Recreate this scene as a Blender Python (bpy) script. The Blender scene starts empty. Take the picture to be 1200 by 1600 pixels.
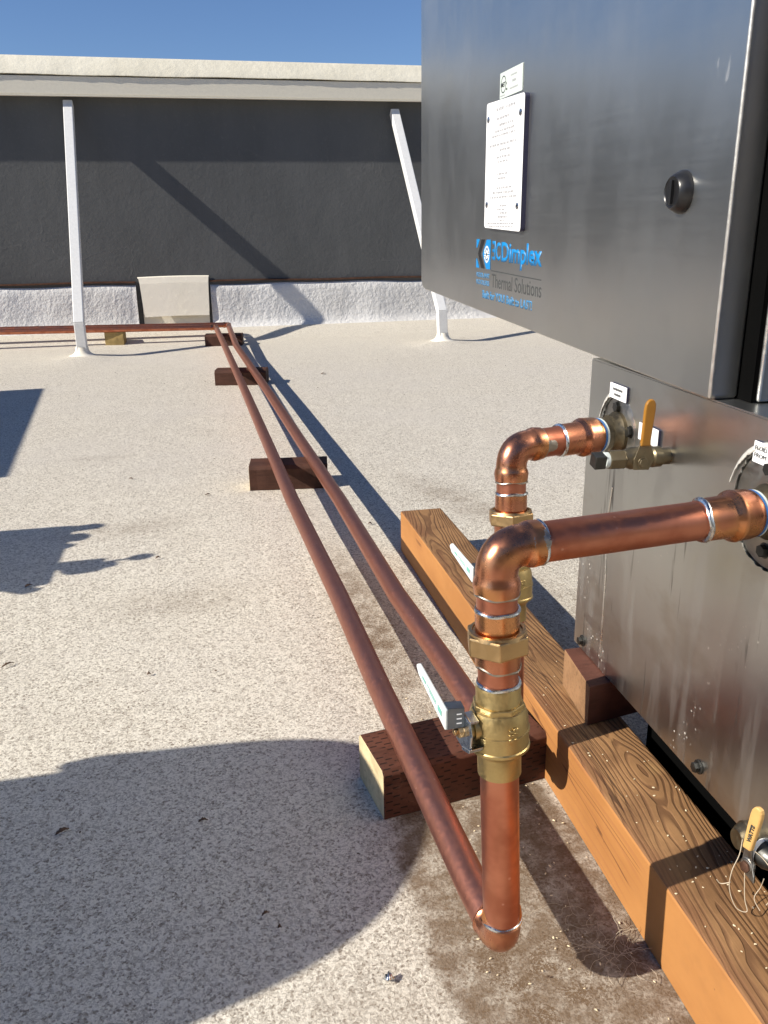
import bpy, bmesh, math, random
from mathutils import Vector, Matrix
R_ = math.radians
S = bpy.context.scene
C = S.collection
random.seed(7)

# ------------------------------------------------------------------ camera
cd = bpy.data.cameras.new('camera'); cam = bpy.data.objects.new('camera', cd); C.objects.link(cam)
Rm = [[0.98030979, -0.07727255, 0.18171866], [-0.19694856, -0.31605100, 0.92807490], [-0.01428235, -0.94559014, -0.32504661]]
cam.matrix_world = Matrix(((Rm[0][0], -Rm[0][1], -Rm[0][2], 0), (Rm[1][0], -Rm[1][1], -Rm[1][2], 0),
                           (Rm[2][0], -Rm[2][1], -Rm[2][2], 0.75), (0, 0, 0, 1)))
cd.sensor_fit = 'VERTICAL'; cd.sensor_height = 36; cd.lens = 36 * 1320 / 1600
cd.clip_start = 0.02; cd.clip_end = 6000
S.camera = cam
# ------------------------------------------------------------------ world and sun
SUN_EL, SUN_AZ = 33.0, 10.0                       # shadows run towards +X, turned SUN_AZ towards +Y
w = bpy.data.worlds.new('World'); S.world = w; w.use_nodes = True
wn = w.node_tree; bgn = wn.nodes['Background']
sky = wn.nodes.new('ShaderNodeTexSky'); sky.sky_type = 'NISHITA'; sky.sun_disc = False
sky.sun_elevation = R_(SUN_EL); sky.sun_rotation = R_(270 - SUN_AZ)
sky.altitude = 300; sky.air_density = 1.0; sky.dust_density = 0.0; sky.ozone_density = 6.5
hs = wn.nodes.new('ShaderNodeMix'); hs.data_type = 'RGBA'; hs.blend_type = 'MULTIPLY'; hs.inputs[0].default_value = 1; hs.inputs[7].default_value = (1.0, .96, 1.03, 1)
wn.links.new(sky.outputs[0], hs.inputs[6]); wn.links.new(hs.outputs[2], bgn.inputs[0]); bgn.inputs[1].default_value = 0.075
sl = bpy.data.lights.new('sun', 'SUN'); sl.energy = 5.0; sl.angle = R_(0.55); sl.color = (1.0, 0.93, 0.82)
so = bpy.data.objects.new('sun', sl); C.objects.link(so)
ce = math.cos(R_(SUN_EL))
sd = Vector((ce * math.cos(R_(SUN_AZ)), ce * math.sin(R_(SUN_AZ)), -math.sin(R_(SUN_EL))))
so.rotation_euler = sd.to_track_quat('-Z', 'Y').to_euler(); so.location = (-4, -1, 4)
vs = S.view_settings; S.display_settings.display_device = 'sRGB'
vs.view_transform = 'Standard'; vs.look = 'None'; vs.gamma = 1; vs.exposure = 0.50; vs.use_curve_mapping = False
S.cycles.max_bounces = 8

# ------------------------------------------------------------------ shader helpers
class NT:
    def __init__(s, name):
        s.m = bpy.data.materials.new(name); s.m.use_nodes = True
        s.t = s.m.node_tree; s.b = s.t.nodes['Principled BSDF']; s._o = None
    def n(s, typ, **kw):
        nd = s.t.nodes.new(typ)
        for k, v in kw.items():
            if k[0] == 'i' and (k[1].isupper() or k[1].isdigit()):
                key = k[1:]; key = int(key) if key.isdigit() else key.replace('_', ' ')
                s.put(nd.inputs[key], v)
            else: setattr(nd, k, v)
        return nd
    def put(s, sock, v):
        if isinstance(v, bpy.types.NodeSocket): s.t.links.new(v, sock)
        elif v is not None:
            if sock.type == 'RGBA' and len(v) == 3: v = (*v, 1)
            sock.default_value = v
    @property
    def obj(s):
        if s._o is None: s._o = s.n('ShaderNodeTexCoord').outputs['Object']
        return s._o
    def map(s, scale=(1, 1, 1), loc=(0, 0, 0), rot=(0, 0, 0), v=None):
        return s.n('ShaderNodeMapping', iVector=v or s.obj, iLocation=loc, iRotation=rot, iScale=scale).outputs[0]
    def noise(s, scale, detail=3, rough=.5, v=None, dist=0):
        return s.n('ShaderNodeTexNoise', iVector=v or s.obj, iScale=scale, iDetail=detail, iRoughness=rough, iDistortion=dist).outputs[0]
    def voro(s, scale, v=None, feature='F1', out='Distance', rnd=1.0):
        return s.n('ShaderNodeTexVoronoi', feature=feature, iVector=v or s.obj, iScale=scale, iRandomness=rnd).outputs[out]
    def m2(s, op, a, b=None, c=None):
        return s.n('ShaderNodeMath', operation=op, i0=a, i1=b, i2=c).outputs[0]
    def ramp(s, f, a, b, lo=0., hi=1.):
        return s.n('ShaderNodeMapRange', interpolation_type='SMOOTHSTEP', i0=f, i1=a, i2=b, i3=lo, i4=hi).outputs[0]
    def mix(s, f, a, b, mode='MIX'):
        nd = s.n('ShaderNodeMix', data_type='RGBA', blend_type=mode)
        s.put(nd.inputs[0], f); s.put(nd.inputs[6], a); s.put(nd.inputs[7], b)
        return nd.outputs[2]
    def sep(s, v=None):
        return s.n('ShaderNodeSeparateXYZ', i0=v or s.obj).outputs
    def blob(s, c, sz, rot=0, v=None):
        """1 in the middle of an ellipse, 0 outside"""
        mp = s.n('ShaderNodeMapping', vector_type='TEXTURE', iVector=v or s.obj, iLocation=c, iRotation=(0, 0, rot), iScale=sz).outputs[0]
        L = s.n('ShaderNodeVectorMath', operation='LENGTH', i0=mp).outputs['Value']
        return s.ramp(L, 1.0, 0.15)
    def bump(s, h, strength=.5, dist=.001, nrm=None):
        return s.n('ShaderNodeBump', iHeight=h, iStrength=strength, iDistance=dist, iNormal=nrm).outputs[0]
    def set(s, color=None, rough=None, metal=None, normal=None, **kw):
        if color is not None: s.put(s.b.inputs['Base Color'], color)
        if rough is not None: s.put(s.b.inputs['Roughness'], rough)
        if metal is not None: s.put(s.b.inputs['Metallic'], metal)
        if normal is not None: s.put(s.b.inputs['Normal'], normal)
        for k, v in kw.items(): s.put(s.b.inputs[k.replace('_', ' ')], v)
        return s.m

def m_roof():
    t = NT('roof_coating')
    grain = t.noise(310, 4, .75); fine = t.noise(800, 2, .6); mid = t.noise(85, 3, .6); big = t.noise(1.3, 4, .6); med = t.noise(9, 4, .65)
    vor = t.voro(210)
    g = t.m2('ADD', t.m2('MULTIPLY', grain, .6), t.m2('ADD', t.m2('MULTIPLY', fine, .25), t.m2('MULTIPLY', mid, .15)))
    vn = t.n('ShaderNodeVectorMath', operation='ADD', i0=t.obj, i1=t.n('ShaderNodeVectorMath', operation='SCALE', i0=t.n('ShaderNodeTexNoise', iVector=t.obj, iScale=160, iDetail=2).outputs['Color'], iScale=.006).outputs[0]).outputs[0]
    cell = t.voro(470, v=vn, out='Color'); cr_ = t.n('ShaderNodeSeparateColor', i0=cell).outputs
    cell2 = t.n('ShaderNodeSeparateColor', i0=t.voro(270, v=vn, out='Color')).outputs
    tone = t.m2('ADD', t.m2('MULTIPLY', t.ramp(cr_[0], .08, .55), .5), t.m2('MULTIPLY', t.ramp(cell2[0], .10, .42), .5))
    tone = t.m2('MULTIPLY', tone, t.ramp(grain, .30, .50, .65, 1))
    col = t.mix(tone, (.235, .195, .15), (.82, .77, .66))
    col = t.mix(t.ramp(med, .35, .75, 0, .16), col, (.52, .46, .38), 'MIX')
    col = t.mix(t.ramp(big, .4, .7, 0, .22), col, (.60, .56, .52), 'MIX')
    col = t.mix(t.m2('MULTIPLY', t.ramp(t.noise(60, 3, .7), .54, .70), .22), col, (.36, .30, .23))
    pits = t.ramp(t.voro(95), .20, .08); pits = t.m2('MULTIPLY', pits, t.ramp(t.noise(33, 2), .52, .6))
    col = t.mix(t.m2('MULTIPLY', pits, .7), col, (.13, .10, .075))
    # dirt where water stands round the pipes; it gathers in the pits
    d = None
    for c, sz, rot, k in (((.255, 1.45, 0), (.085, .62, 1), .04, 1.0), ((.285, .64, 0), (.165, .46, 1), 0.0, 1.25), ((.13, .60, 0), (.17, .15, 1), 0, .3),
                          ((.64, 2.2, 0), (.11, .42, 1), .35, .5), ((.37, 1.5, 0), (.045, .5, 1), 0, .5), ((-.12, 1.67, 0), (.24, .12, 1), .1, .32),
                          ((-.27, 2.17, 0), (.26, .10, 1), .15, .32), ((.19, 2.2, 0), (.05, .3, 1), 0, .35), ((-.42, 2.93, 0), (.2, .05, 1), .1, .25),
                          ((.27, .86, 0), (.15, .10, 1), 0, .9), ((.62, 1.35, 0), (.3, .4, 1), 0, .4), ((.37, .60, 0), (.13, .13, 1), 0, .9)):
        b = t.m2('MULTIPLY', t.blob(c, sz, rot), k)
        d = b if d is None else t.m2('MAXIMUM', d, b)
    dn = t.ramp(t.noise(16, 5, .7), .36, .62)
    mp = t.n('ShaderNodeMapping', vector_type='TEXTURE', iVector=vn, iLocation=(.315, .70, 0), iRotation=(0, 0, .05), iScale=(.135, .40, 1)).outputs[0]
    Lq = t.m2('ADD', t.n('ShaderNodeVectorMath', operation='LENGTH', i0=mp).outputs['Value'], t.m2('MULTIPLY', t.noise(9, 4, .6), .5))
    sharp = t.m2('MULTIPLY', t.ramp(Lq, 1.30, 1.14), .72)
    d = t.m2('MULTIPLY', d, t.m2('ADD', t.m2('MULTIPLY', dn, .68), .32))
    d = t.m2('MULTIPLY', d, t.ramp(g, .60, .42, .5, 1))
    d = t.m2('MAXIMUM', d, t.m2('MULTIPLY', sharp, t.ramp(t.noise(30, 4, .7), .3, .6, .6, 1.2)))
    col = t.mix(t.m2('MINIMUM', d, .93), col, (.15, .092, .048))
    # clean pale coating close to the wall
    y = t.sep()[1]
    col = t.mix(t.ramp(y, 4.4, 5.9, 0, .35), col, (.70, .655, .56))
    h = t.m2('ADD', t.m2('MULTIPLY', tone, .7), t.m2('ADD', t.m2('MULTIPLY', grain, .5), t.m2('MULTIPLY', fine, .3)))
    h = t.m2('ADD', h, t.m2('MULTIPLY', mid, .5))
    return t.set(col, .9, 0, t.bump(h, .8, .0026, t.bump(t.noise(5, 3), .5, .01)), Specular_IOR_Level=.25)

def m_stucco(name, c1, c2, scale, strength, dist, crack=False):
    t = NT(name)
    n1 = t.noise(scale, 4, .6); n2 = t.noise(scale * .12, 4, .6); n3 = t.noise(2, 5, .65, v=t.map((1, 1, .35)))
    col = t.mix(t.ramp(n3, .35, .7), c1, c2)
    col = t.mix(t.ramp(n1, .58, .72, 0, .3), col, tuple(x * 1.35 for x in c2))
    h = t.m2('ADD', n1, t.m2('MULTIPLY', n2, 2.0))
    if crack:
        v = t.n('ShaderNodeVectorMath', operation='ADD', i0=t.obj, i1=t.n('ShaderNodeVectorMath', operation='SCALE', i0=t.n('ShaderNodeTexNoise', iVector=t.obj, iScale=4, iDetail=4).outputs['Color'], iScale=.3).outputs[0]).outputs[0]
        e = t.ramp(t.voro(1.3, v=v, feature='DISTANCE_TO_EDGE'), .012, .0)
        e = t.m2('MULTIPLY', e, t.ramp(t.noise(1.1, 2), .5, .62))
        col = t.mix(t.m2('MULTIPLY', e, .2), col, (.13, .13, .13)); h = t.m2('ADD', h, t.m2('MULTIPLY', e, .25))
        st = t.ramp(t.noise(3, 4, .6, v=t.map((3, 1, .25))), .6, .75, 0, .35)
        col = t.mix(st, col, (.075, .073, .07))
    return t.set(col, .85, 0, t.bump(h, strength, dist), Specular_IOR_Level=.25)

def m_copper(name='copper', c=(.56, .22, .135), c2=(.42, .145, .085), rough=.35, spots=True, heat=.0, dk=.18):
    t = NT(name)
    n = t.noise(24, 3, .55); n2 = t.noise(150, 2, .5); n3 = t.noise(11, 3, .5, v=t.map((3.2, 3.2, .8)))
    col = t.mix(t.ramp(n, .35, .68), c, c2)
    col = t.mix(t.ramp(n3, .56, .74, 0, dk), col, (.22, .10, .05))  # brown streaks along the riser: tarnish plus a painted dark reflection
    if heat: col = t.mix(t.ramp(t.noise(22, 2), .42, .62, 0, heat), col, (.72, .36, .12))
    fx = t.m2('MULTIPLY', t.ramp(t.noise(48, 4, .7), .60, .68), t.ramp(t.noise(13, 2), .48, .56)) if heat else None
    if heat: col = t.mix(t.m2('MULTIPLY', fx, .45), col, (.24, .15, .10))
    if spots:
        sp = t.m2('MULTIPLY', t.ramp(t.voro(75), .16, .05), t.ramp(t.noise(30, 2), .5, .6))
        col = t.mix(t.m2('MULTIPLY', sp, .6), col, (.72, .42, .33))
    r = t.ramp(n, .3, .7, rough - .04, rough + (.10 if dk > .1 else -.02))
    return t.set(col, t.m2('ADD', r, t.ramp(n2, .4, .7, 0, .06)), 1.0, t.bump(n2, .05, .0003))

def m_metal(name, c, rough=.35, var=.3, bump=.3, sc=120):
    t = NT(name)
    n = t.noise(sc, 4, .6); n1 = t.noise(sc * .2, 3)
    col = t.mix(t.ramp(n1, .3, .7, 0, var), c, tuple(x * .45 for x in c))
    return t.set(col, t.ramp(n, .3, .7, rough - .08, rough + .12), 1.0, t.bump(n, bump, .0004))

def m_paint(name, c, rough=.5, var=.1, bump=.1, sc=60):
    t = NT(name)
    n = t.noise(sc, 4, .6)
    return t.set(t.mix(t.ramp(n, .35, .7, 0, var), c, tuple(x * .4 for x in c)), rough, 0, t.bump(n, bump, .0006))

def m_steel(name, streaks):
    t = NT(name)
    br = t.noise(1, 3, .6, v=t.map((900, 14, 900))); cl = t.noise(3.5, 4, .6); smu = t.noise(9, 5, .65, v=t.map((1, 1, .45)))
    col = t.mix(t.ramp(cl, .35, .7), (.57, .575, .555), (.53, .535, .515))
    rough = t.m2('ADD', t.ramp(smu, .35, .7, .27, .32), t.m2('MULTIPLY', t.noise(1, 2, .5, v=t.map((300, 6, 300))), .05))
    if streaks:
        z = t.sep()[2]
        st = t.noise(1, 3, .6, v=t.map((1, 60, 5))); low = t.ramp(z, .50, .38)
        s1 = t.m2('MULTIPLY', t.ramp(st, .60, .70), low); s1 = t.m2('MULTIPLY', s1, t.ramp(t.noise(14, 2), .42, .52))
        col = t.mix(t.m2('MULTIPLY', s1, .75), col, (.13, .11, .085)); rough = t.m2('ADD', rough, t.m2('MULTIPLY', s1, .2))
        s2 = t.m2('MULTIPLY', t.ramp(t.noise(1, 3, .6, v=t.map((1, 34, 3), loc=(0, 4, 2))), .52, .68), low)
        rough = t.m2('ADD', rough, t.m2('MULTIPLY', s2, .12)); col = t.mix(t.m2('MULTIPLY', s2, .18), col, (.62, .60, .55))
        sp = t.m2('MULTIPLY', t.ramp(t.voro(130), .22, .13), t.ramp(t.noise(13, 3), .57, .66)); sp = t.m2('MULTIPLY', sp, t.ramp(z, .42, .34))
        col = t.mix(sp, col, (.8, .78, .72)); rough = t.m2('ADD', rough, t.m2('MULTIPLY', sp, .5))
        bl = t.ramp(t.noise(6, 4, .6, v=t.map((1, 1, 1.6), loc=(3, 0, 0))), .52, .66, 0, .5)
        col = t.mix(bl, col, (.40, .365, .31))
    else:
        sm = t.m2('MULTIPLY', t.ramp(t.noise(1, 3, .6, v=t.map((1, 30, 14))), .70, .76), t.ramp(t.noise(3, 2), .5, .6))
        rough = t.m2('ADD', rough, t.m2('MULTIPLY', sm, .12)); col = t.mix(t.m2('MULTIPLY', sm, .3), col, (.68, .66, .62))
        sm = t.ramp(t.noise(9, 3, .6), .6, .75, 0, .12); col = t.mix(sm, col, (.36, .37, .36))
    nrm = t.bump(t.noise(2.2, 2), .25, .004)
    m = t.set(col, rough, 1.0, nrm)
    t.b.inputs['Anisotropic'].default_value = .35
    return m

def m_fir(name, side):
    """Douglas fir: side=False gives the weathered top with cathedral grain, True the smooth orange sawn face"""
    t = NT(name)
    x, y, z = t.sep()[:3]
    if not side:
        warp = t.noise(1, 3, .5, v=t.map((13, 2.6, 3)))
        kn = t.blob((.497, .812, .1), (.050, .085, 1)); kn2 = t.blob((.455, 1.33, .1), (.05, .10, 1))
        ctr = t.m2('ADD', t.m2('SUBTRACT', x, .452), t.m2('MULTIPLY', t.m2('SINE', t.m2('MULTIPLY', y, 5.2)), .022))
        ph = t.m2('SQRT', t.m2('ADD', t.m2('MULTIPLY', ctr, ctr), t.m2('MULTIPLY', t.m2('ADD', warp, .03), .0009)))
        ph = t.m2('ADD', t.m2('MULTIPLY', ph, 215), t.m2('ADD', t.m2('MULTIPLY', warp, 6.5), t.m2('ADD', t.m2('MULTIPLY', kn, -2.2), t.m2('MULTIPLY', kn2, -1.2))))
        ph = t.m2('ADD', ph, t.m2('MULTIPLY', t.noise(60, 3, .6, v=t.map((1, .25, 1))), .25))
        fr = t.m2('FRACT', ph)
        late = t.m2('MULTIPLY', t.ramp(fr, .45, .82), t.ramp(fr, 1.0, .93))
        late = t.m2('MULTIPLY', late, t.ramp(t.noise(1, 3, .6, v=t.map((22, 4, 1))), .3, .5, .45, 1))
        fib = t.noise(1, 4, .65, v=t.map((520, 22, 520)))
        col = t.mix(t.ramp(t.noise(12, 4, .6), .35, .7), (.33, .18, .078), (.21, .11, .048))
        col = t.mix(t.m2('MULTIPLY', late, .62), col, (.095, .042, .02))
        col = t.mix(t.ramp(fib, .5, .75, 0, .35), col, (.16, .085, .04))
        edge = t.m2('MULTIPLY', t.ramp(t.m2('ADD', x, t.m2('MULTIPLY', t.noise(18, 3, .6), .02)), .446, .430), t.ramp(t.noise(5, 3, .6), .40, .5))
        ck = t.m2('MULTIPLY', t.ramp(t.m2('ABSOLUTE', t.m2('SUBTRACT', t.noise(1, 2, .5, v=t.map((60, 1.5, 1))), .5)), .012, .004), t.ramp(t.noise(3, 2), .52, .58))
        col = t.mix(t.m2('MULTIPLY', ck, .8), col, (.03, .015, .008))
        col = t.mix(t.m2('MULTIPLY', edge, .55), col, (.17, .075, .035))
        kc = t.blob((.497, .812, .1), (.013, .02, 1)); col = t.mix(t.m2('MULTIPLY', kc, .8), col, (.33, .19, .08))
        h = t.m2('SUBTRACT', t.m2('MULTIPLY', fib, .4), t.m2('MULTIPLY', late, 1.0))
        return t.set(col, .7, 0, t.bump(h, .6, .0012), Specular_IOR_Level=.3)
    fib = t.noise(1, 4, .6, v=t.map((200, 5, 90))); pa = t.noise(5, 4, .6, v=t.map((1, .7, 1.5)))
    g = t.m2('FRACT', t.m2('ADD', t.m2('MULTIPLY', z, 70), t.m2('MULTIPLY', t.noise(1, 2, .5, v=t.map((1, 2.5, 14))), 6)))
    late = t.m2('MULTIPLY', t.ramp(g, .6, .95), t.ramp(t.noise(4, 2), .5, .62))
    col = t.mix(t.ramp(pa, .35, .7), (.43, .20, .064), (.35, .155, .048))
    col = t.mix(t.m2('MULTIPLY', late, .4), col, (.30, .12, .05))
    col = t.mix(t.ramp(fib, .55, .8, 0, .3), col, (.36, .16, .07))
    ck = t.m2('MULTIPLY', t.ramp(t.m2('ABSOLUTE', t.m2('SUBTRACT', t.noise(1, 2, .5, v=t.map((1, 1.2, 26))), .5)), .010, .003), t.ramp(t.noise(4, 2), .55, .6))
    col = t.mix(t.m2('MULTIPLY', ck, .75), col, (.10, .04, .02))
    col = t.mix(t.m2('MULTIPLY', t.ramp(t.noise(9, 5, .7), .52, .7), .35), col, (.30, .14, .05))
    sp = t.m2('MULTIPLY', t.ramp(t.voro(60), .10, .04), t.ramp(t.noise(20, 2), .55, .62)); col = t.mix(t.m2('MULTIPLY', sp, .6), col, (.12, .06, .035))
    return t.set(col, .62, 0, t.bump(fib, .35, .0007), Specular_IOR_Level=.3)

def m_redwood(name, c, slits=True, end=False):
    t = NT(name)
    fib = t.noise(1, 4, .65, v=t.map((14, 160, 160)) if not end else t.map((120, 120, 120))); pa = t.noise(14, 4, .6)
    col = t.mix(t.ramp(pa, .35, .7), c, tuple(q * .6 for q in c))
    col = t.mix(t.ramp(fib, .5, .75, 0, .55), col, tuple(q * .4 for q in c))
    h = fib
    if slits:
        br = t.n('ShaderNodeTexBrick', offset=.5, iVector=t.map((1, 1, 1)), iScale=1.0, iColor1=(1, 1, 1, 1), iColor2=(1, 1, 1, 1), iMortar=(0, 0, 0, 1))
        x, y, z = t.sep()[:3]
        u = t.m2('ADD', t.m2('MULTIPLY', x, 48), t.m2('MULTIPLY', t.m2('FLOOR', t.m2('MULTIPLY', t.m2('ADD', y, z), 150)), .5))
        a = t.m2('ABSOLUTE', t.m2('SUBTRACT', t.m2('FRACT', u), .5))
        b = t.m2('ABSOLUTE', t.m2('SUBTRACT', t.m2('FRACT', t.m2('MULTIPLY', t.m2('ADD', y, z), 150)), .5))
        sl_ = t.m2('MULTIPLY', t.ramp(a, .26, .2), t.ramp(b, .2, .12))
        sl_ = t.m2('MULTIPLY', sl_, t.ramp(t.noise(40, 2), .38, .5))
        col = t.mix(t.m2('MULTIPLY', sl_, .85), col, (.012, .007, .005)); h = t.m2('SUBTRACT', fib, t.m2('MULTIPLY', sl_, 1.5))
        t.t.nodes.remove(br)
    return t.set(col, .75, 0, t.bump(h, .5, .001), Specular_IOR_Level=.25)

M = dict(
    roof=m_roof(),
    wall=m_stucco('grey_stucco', (.088, .091, .092), (.106, .109, .110), 55, .3, .006, True),
    cant=m_stucco('white_foam_flashing', (.66, .655, .64), (.58, .57, .55), 42, .7, .012),
    cap=m_stucco('cream_plaster_coping', (.72, .68, .56), (.64, .60, .48), 20, .5, .008),
    fascia=m_paint('cream_painted_fascia', (.76, .71, .58), .6, .08),
    tanwall=m_stucco('tan_stucco', (.30, .24, .17), (.26, .20, .15), 40, .5, .006),
    foam=m_stucco('smooth_pale_coating', (.82, .77, .66), (.78, .73, .61), 30, .3, .004),
    white=m_paint('white_paint', (.74, .74, .72), .5, .12, .15),
    bar=m_metal('rusty_bar', (.18, .10, .07), .6, .6),
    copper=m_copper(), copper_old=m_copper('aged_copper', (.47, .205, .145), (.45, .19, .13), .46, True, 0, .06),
    copper_fit=m_copper('copper_fitting', (.60, .25, .145), (.46, .18, .10), .24, False, .5),
    solder=m_metal('solder', (.66, .69, .70), .24, .35, .5, 200), flux=m_metal('flux_stained_solder', (.46, .40, .33), .38, .4, .2, 200),
    brass=m_metal('brass', (.50, .37, .165), .42, .2, .15, 260), brass_nut=m_metal('union_brass', (.56, .37, .18), .36, .35, .1, 140),
    oldbrass=m_metal('tarnished_brass', (.24, .20, .13), .42, .6, .5, 150),
    zinc=m_metal('zinc_plate', (.55, .60, .66), .25, .5, .3, 90), dark=m_metal('dark_iron', (.09, .09, .085), .45, .4, .4, 150),
    lever=m_paint('white_lever_paint', (.66, .70, .69), .4, .05), teal=m_paint('teal_print', (.16, .46, .38), .4, .1),
    slate=m_metal('dark_lever_steel', (.17, .20, .24), .38, .3),
    yellow=m_paint('yellow_grip', (.33, .145, .012), .4, .15), tan=m_paint('faded_yellow_grip', (.62, .38, .13), .45, .2),
    steel=m_steel('brushed_stainless', False), steel_low=m_steel('stained_stainless', True),
    burr=m_paint('bright_cut_edge', (.58, .57, .52), .35, .3, .5, 300),
    edge=m_metal('bright_edge_highlight', (.86, .85, .81), .48, .05, .05),
    flange=m_metal('flange_steel', (.40, .385, .35), .4, .4, .5, 80), trim=m_metal('bright_trim', (.80, .79, .75), .3, .15),
    black=m_paint('black_plastic', (.012, .012, .013), .3, .1), blackmat=m_paint('black_gasket_and_gap_shade', (.004, .004, .004), .95, .1),
    plate=m_paint('white_plate', (.84, .84, .84), .35, .02), plate_core=m_paint('dark_plate_core', (.02, .02, .05), .4, .1),
    sticker=m_paint('pale_green_sticker', (.55, .61, .56), .4, .04), greyprint=m_paint('grey_print', (.38, .38, .39), .5, .0), darkprint=m_paint('dark_print', (.05, .055, .055), .4, .05),
    blue=m_paint('blue_print', (.0, .20, .50), .45, .03), blue2=m_paint('light_blue_print', (.04, .20, .40), .45, .05), snow=m_paint('white_print', (.85, .87, .88), .4, 0),
    tape=m_paint('blue_thread_tape', (.03, .13, .36), .5, .3), tapew=m_paint('white_thread_tape', (.62, .68, .66), .5, .3),
    fir_top=m_fir('fir_weathered_top', False), fir_side=m_fir('fir_orange_side', True),
    red=m_redwood('treated_redwood', (.115, .045, .028)), red_dark=m_redwood('dark_redwood', (.085, .038, .025), False),
    red_block=m_redwood('red_brown_wood', (.11, .042, .028), False), endgrain=m_redwood('pale_end_grain', (.72, .58, .34), False, True), yellowwood=m_redwood('yellow_wood', (.42, .30, .12), False),
    weathered=m_redwood('weathered_brown_wood', (.30, .17, .085), False),
    leaf=m_paint('dry_leaf', (.10, .055, .03), .7, .4), fibre=m_paint('pale_fibre', (.50, .42, .31), .6, .1), chip=m_paint('pale_chip', (.80, .68, .46), .7, .1),
    galv=m_metal('galvanised_sheet', (.55, .56, .57), .4, .3), grey=m_paint('grey_paint', (.30, .31, .32), .5, .1), foil=m_metal('foil', (.70, .75, .80), .2, .2, 1, 300),
    ground=m_paint('distant_ground', (.12, .11, .09), .9, .3),
)

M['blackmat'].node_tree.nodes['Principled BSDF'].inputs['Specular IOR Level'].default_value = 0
# ------------------------------------------------------------------ mesh helpers
def link(name, bm, m, parent=None, smooth=True, bevel=0, seg=2, angle=35):
    me = bpy.data.meshes.new(name); bmesh.ops.recalc_face_normals(bm, faces=bm.faces); bm.to_mesh(me); bm.free()
    ms = m if isinstance(m, (list, tuple)) else [m]
    for q in ms: me.materials.append(M[q] if isinstance(q, str) else q)
    if smooth:
        for p in me.polygons: p.use_smooth = True
        try: me.set_sharp_from_angle(angle=R_(angle))
        except Exception: pass
    o = bpy.data.objects.new(name, me); C.objects.link(o)
    if parent is not None: o.parent = parent
    if bevel:
        b = o.modifiers.new('bevel', 'BEVEL'); b.width = bevel; b.segments = seg; b.limit_method = 'ANGLE'; b.angle_limit = R_(40)
    return o
def thing(name, label, cat, loc=(0, 0, 0), group=None):
    o = bpy.data.objects.new(name, None); C.objects.link(o); o.location = loc; o.empty_display_size = .1
    tag(o, label, cat, group); return o
def tag(o, label, cat, group=None):
    o['label'] = label; o['category'] = cat
    if group: o['group'] = group
    return o
def at(parent, o):
    """geometry given in world coordinates hangs under a thing that stands elsewhere"""
    o.location = Vector(o.location) - parent.location; return o
def frame(axis):
    a = Vector(axis).normalized(); up = Vector((0, 0, 1)) if abs(a.z) < .9 else Vector((0, 1, 0))
    u = a.cross(up).normalized(); v = a.cross(u).normalized(); return a, u, v
def sweep(bm, pts, radii, n=40, cap=True):
    """tube along pts; repeated points with a new radius make a step"""
    pts = [Vector(p) for p in pts]; N = len(pts)
    def tan(i):
        a = i - 1
        while a >= 0 and (pts[i] - pts[a]).length < 1e-7: a -= 1
        b = i + 1
        while b < N and (pts[b] - pts[i]).length < 1e-7: b += 1
        d = Vector((0, 0, 0))
        if a >= 0: d += (pts[i] - pts[a]).normalized()
        if b < N: d += (pts[b] - pts[i]).normalized()
        return d.normalized()
    rings = []; u = None
    for i in range(N):
        t = tan(i)
        if u is None: _, u, _v = frame(t)
        u = (u - t * u.dot(t)).normalized(); v = t.cross(u)
        r = radii[i] if isinstance(radii, (list, tuple)) else radii
        rings.append([bm.verts.new(pts[i] + u * (r * math.cos(2 * math.pi * k / n)) + v * (r * math.sin(2 * math.pi * k / n))) for k in range(n)])
    for a, b in zip(rings, rings[1:]):
        for k in range(n): bm.faces.new((a[k], a[(k + 1) % n], b[(k + 1) % n], b[k]))
    if cap: bm.faces.new(rings[0]); bm.faces.new(rings[-1])
def lathe(bm, o, axis, prof, n=40):
    a, u, v = frame(axis); o = Vector(o); rings = []
    for (s, r) in prof:
        rings.append([bm.verts.new(o + a * s + (u * math.cos(2 * math.pi * k / n) + v * math.sin(2 * math.pi * k / n)) * max(r, 1e-5)) for k in range(n)])
    for p, q in zip(rings, rings[1:]):
        for k in range(n): bm.faces.new((p[k], p[(k + 1) % n], q[(k + 1) % n], q[k]))
    bm.faces.new(rings[0]); bm.faces.new(rings[-1])
def box(bm, a, b, mat=0):
    r = bmesh.ops.create_cube(bm, size=1)['verts']
    for v in r: v.co = Vector(((a[0] + b[0]) / 2 + v.co.x * (b[0] - a[0]), (a[1] + b[1]) / 2 + v.co.y * (b[1] - a[1]), (a[2] + b[2]) / 2 + v.co.z * (b[2] - a[2])))
    return r
def hexa(bm, c):
    """8 corners: bottom 4 ring then top 4 ring"""
    v = [bm.verts.new(p) for p in c]
    for f in ((0, 1, 2, 3), (4, 5, 6, 7), (0, 1, 5, 4), (1, 2, 6, 5), (2, 3, 7, 6), (3, 0, 4, 7)): bm.faces.new([v[i] for i in f])
    return v
def prism(bm, poly, d):
    """poly: list of 3D points in one plane, extruded by vector d"""
    d = Vector(d); a = [bm.verts.new(Vector(p)) for p in poly]; b = [bm.verts.new(Vector(p) + d) for p in poly]
    bm.faces.new(a); bm.faces.new(b[::-1])
    for i in range(len(a)): bm.faces.new((a[i], a[(i + 1) % len(a)], b[(i + 1) % len(a)], b[i]))
def hexprism(bm, o, axis, r, h, rot=0):
    a, u, v = frame(axis); o = Vector(o)
    pts = [o + (u * math.cos(rot + k * math.pi / 3) + v * math.sin(rot + k * math.pi / 3)) * r for k in range(6)]
    prism(bm, pts, a * h)
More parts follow.
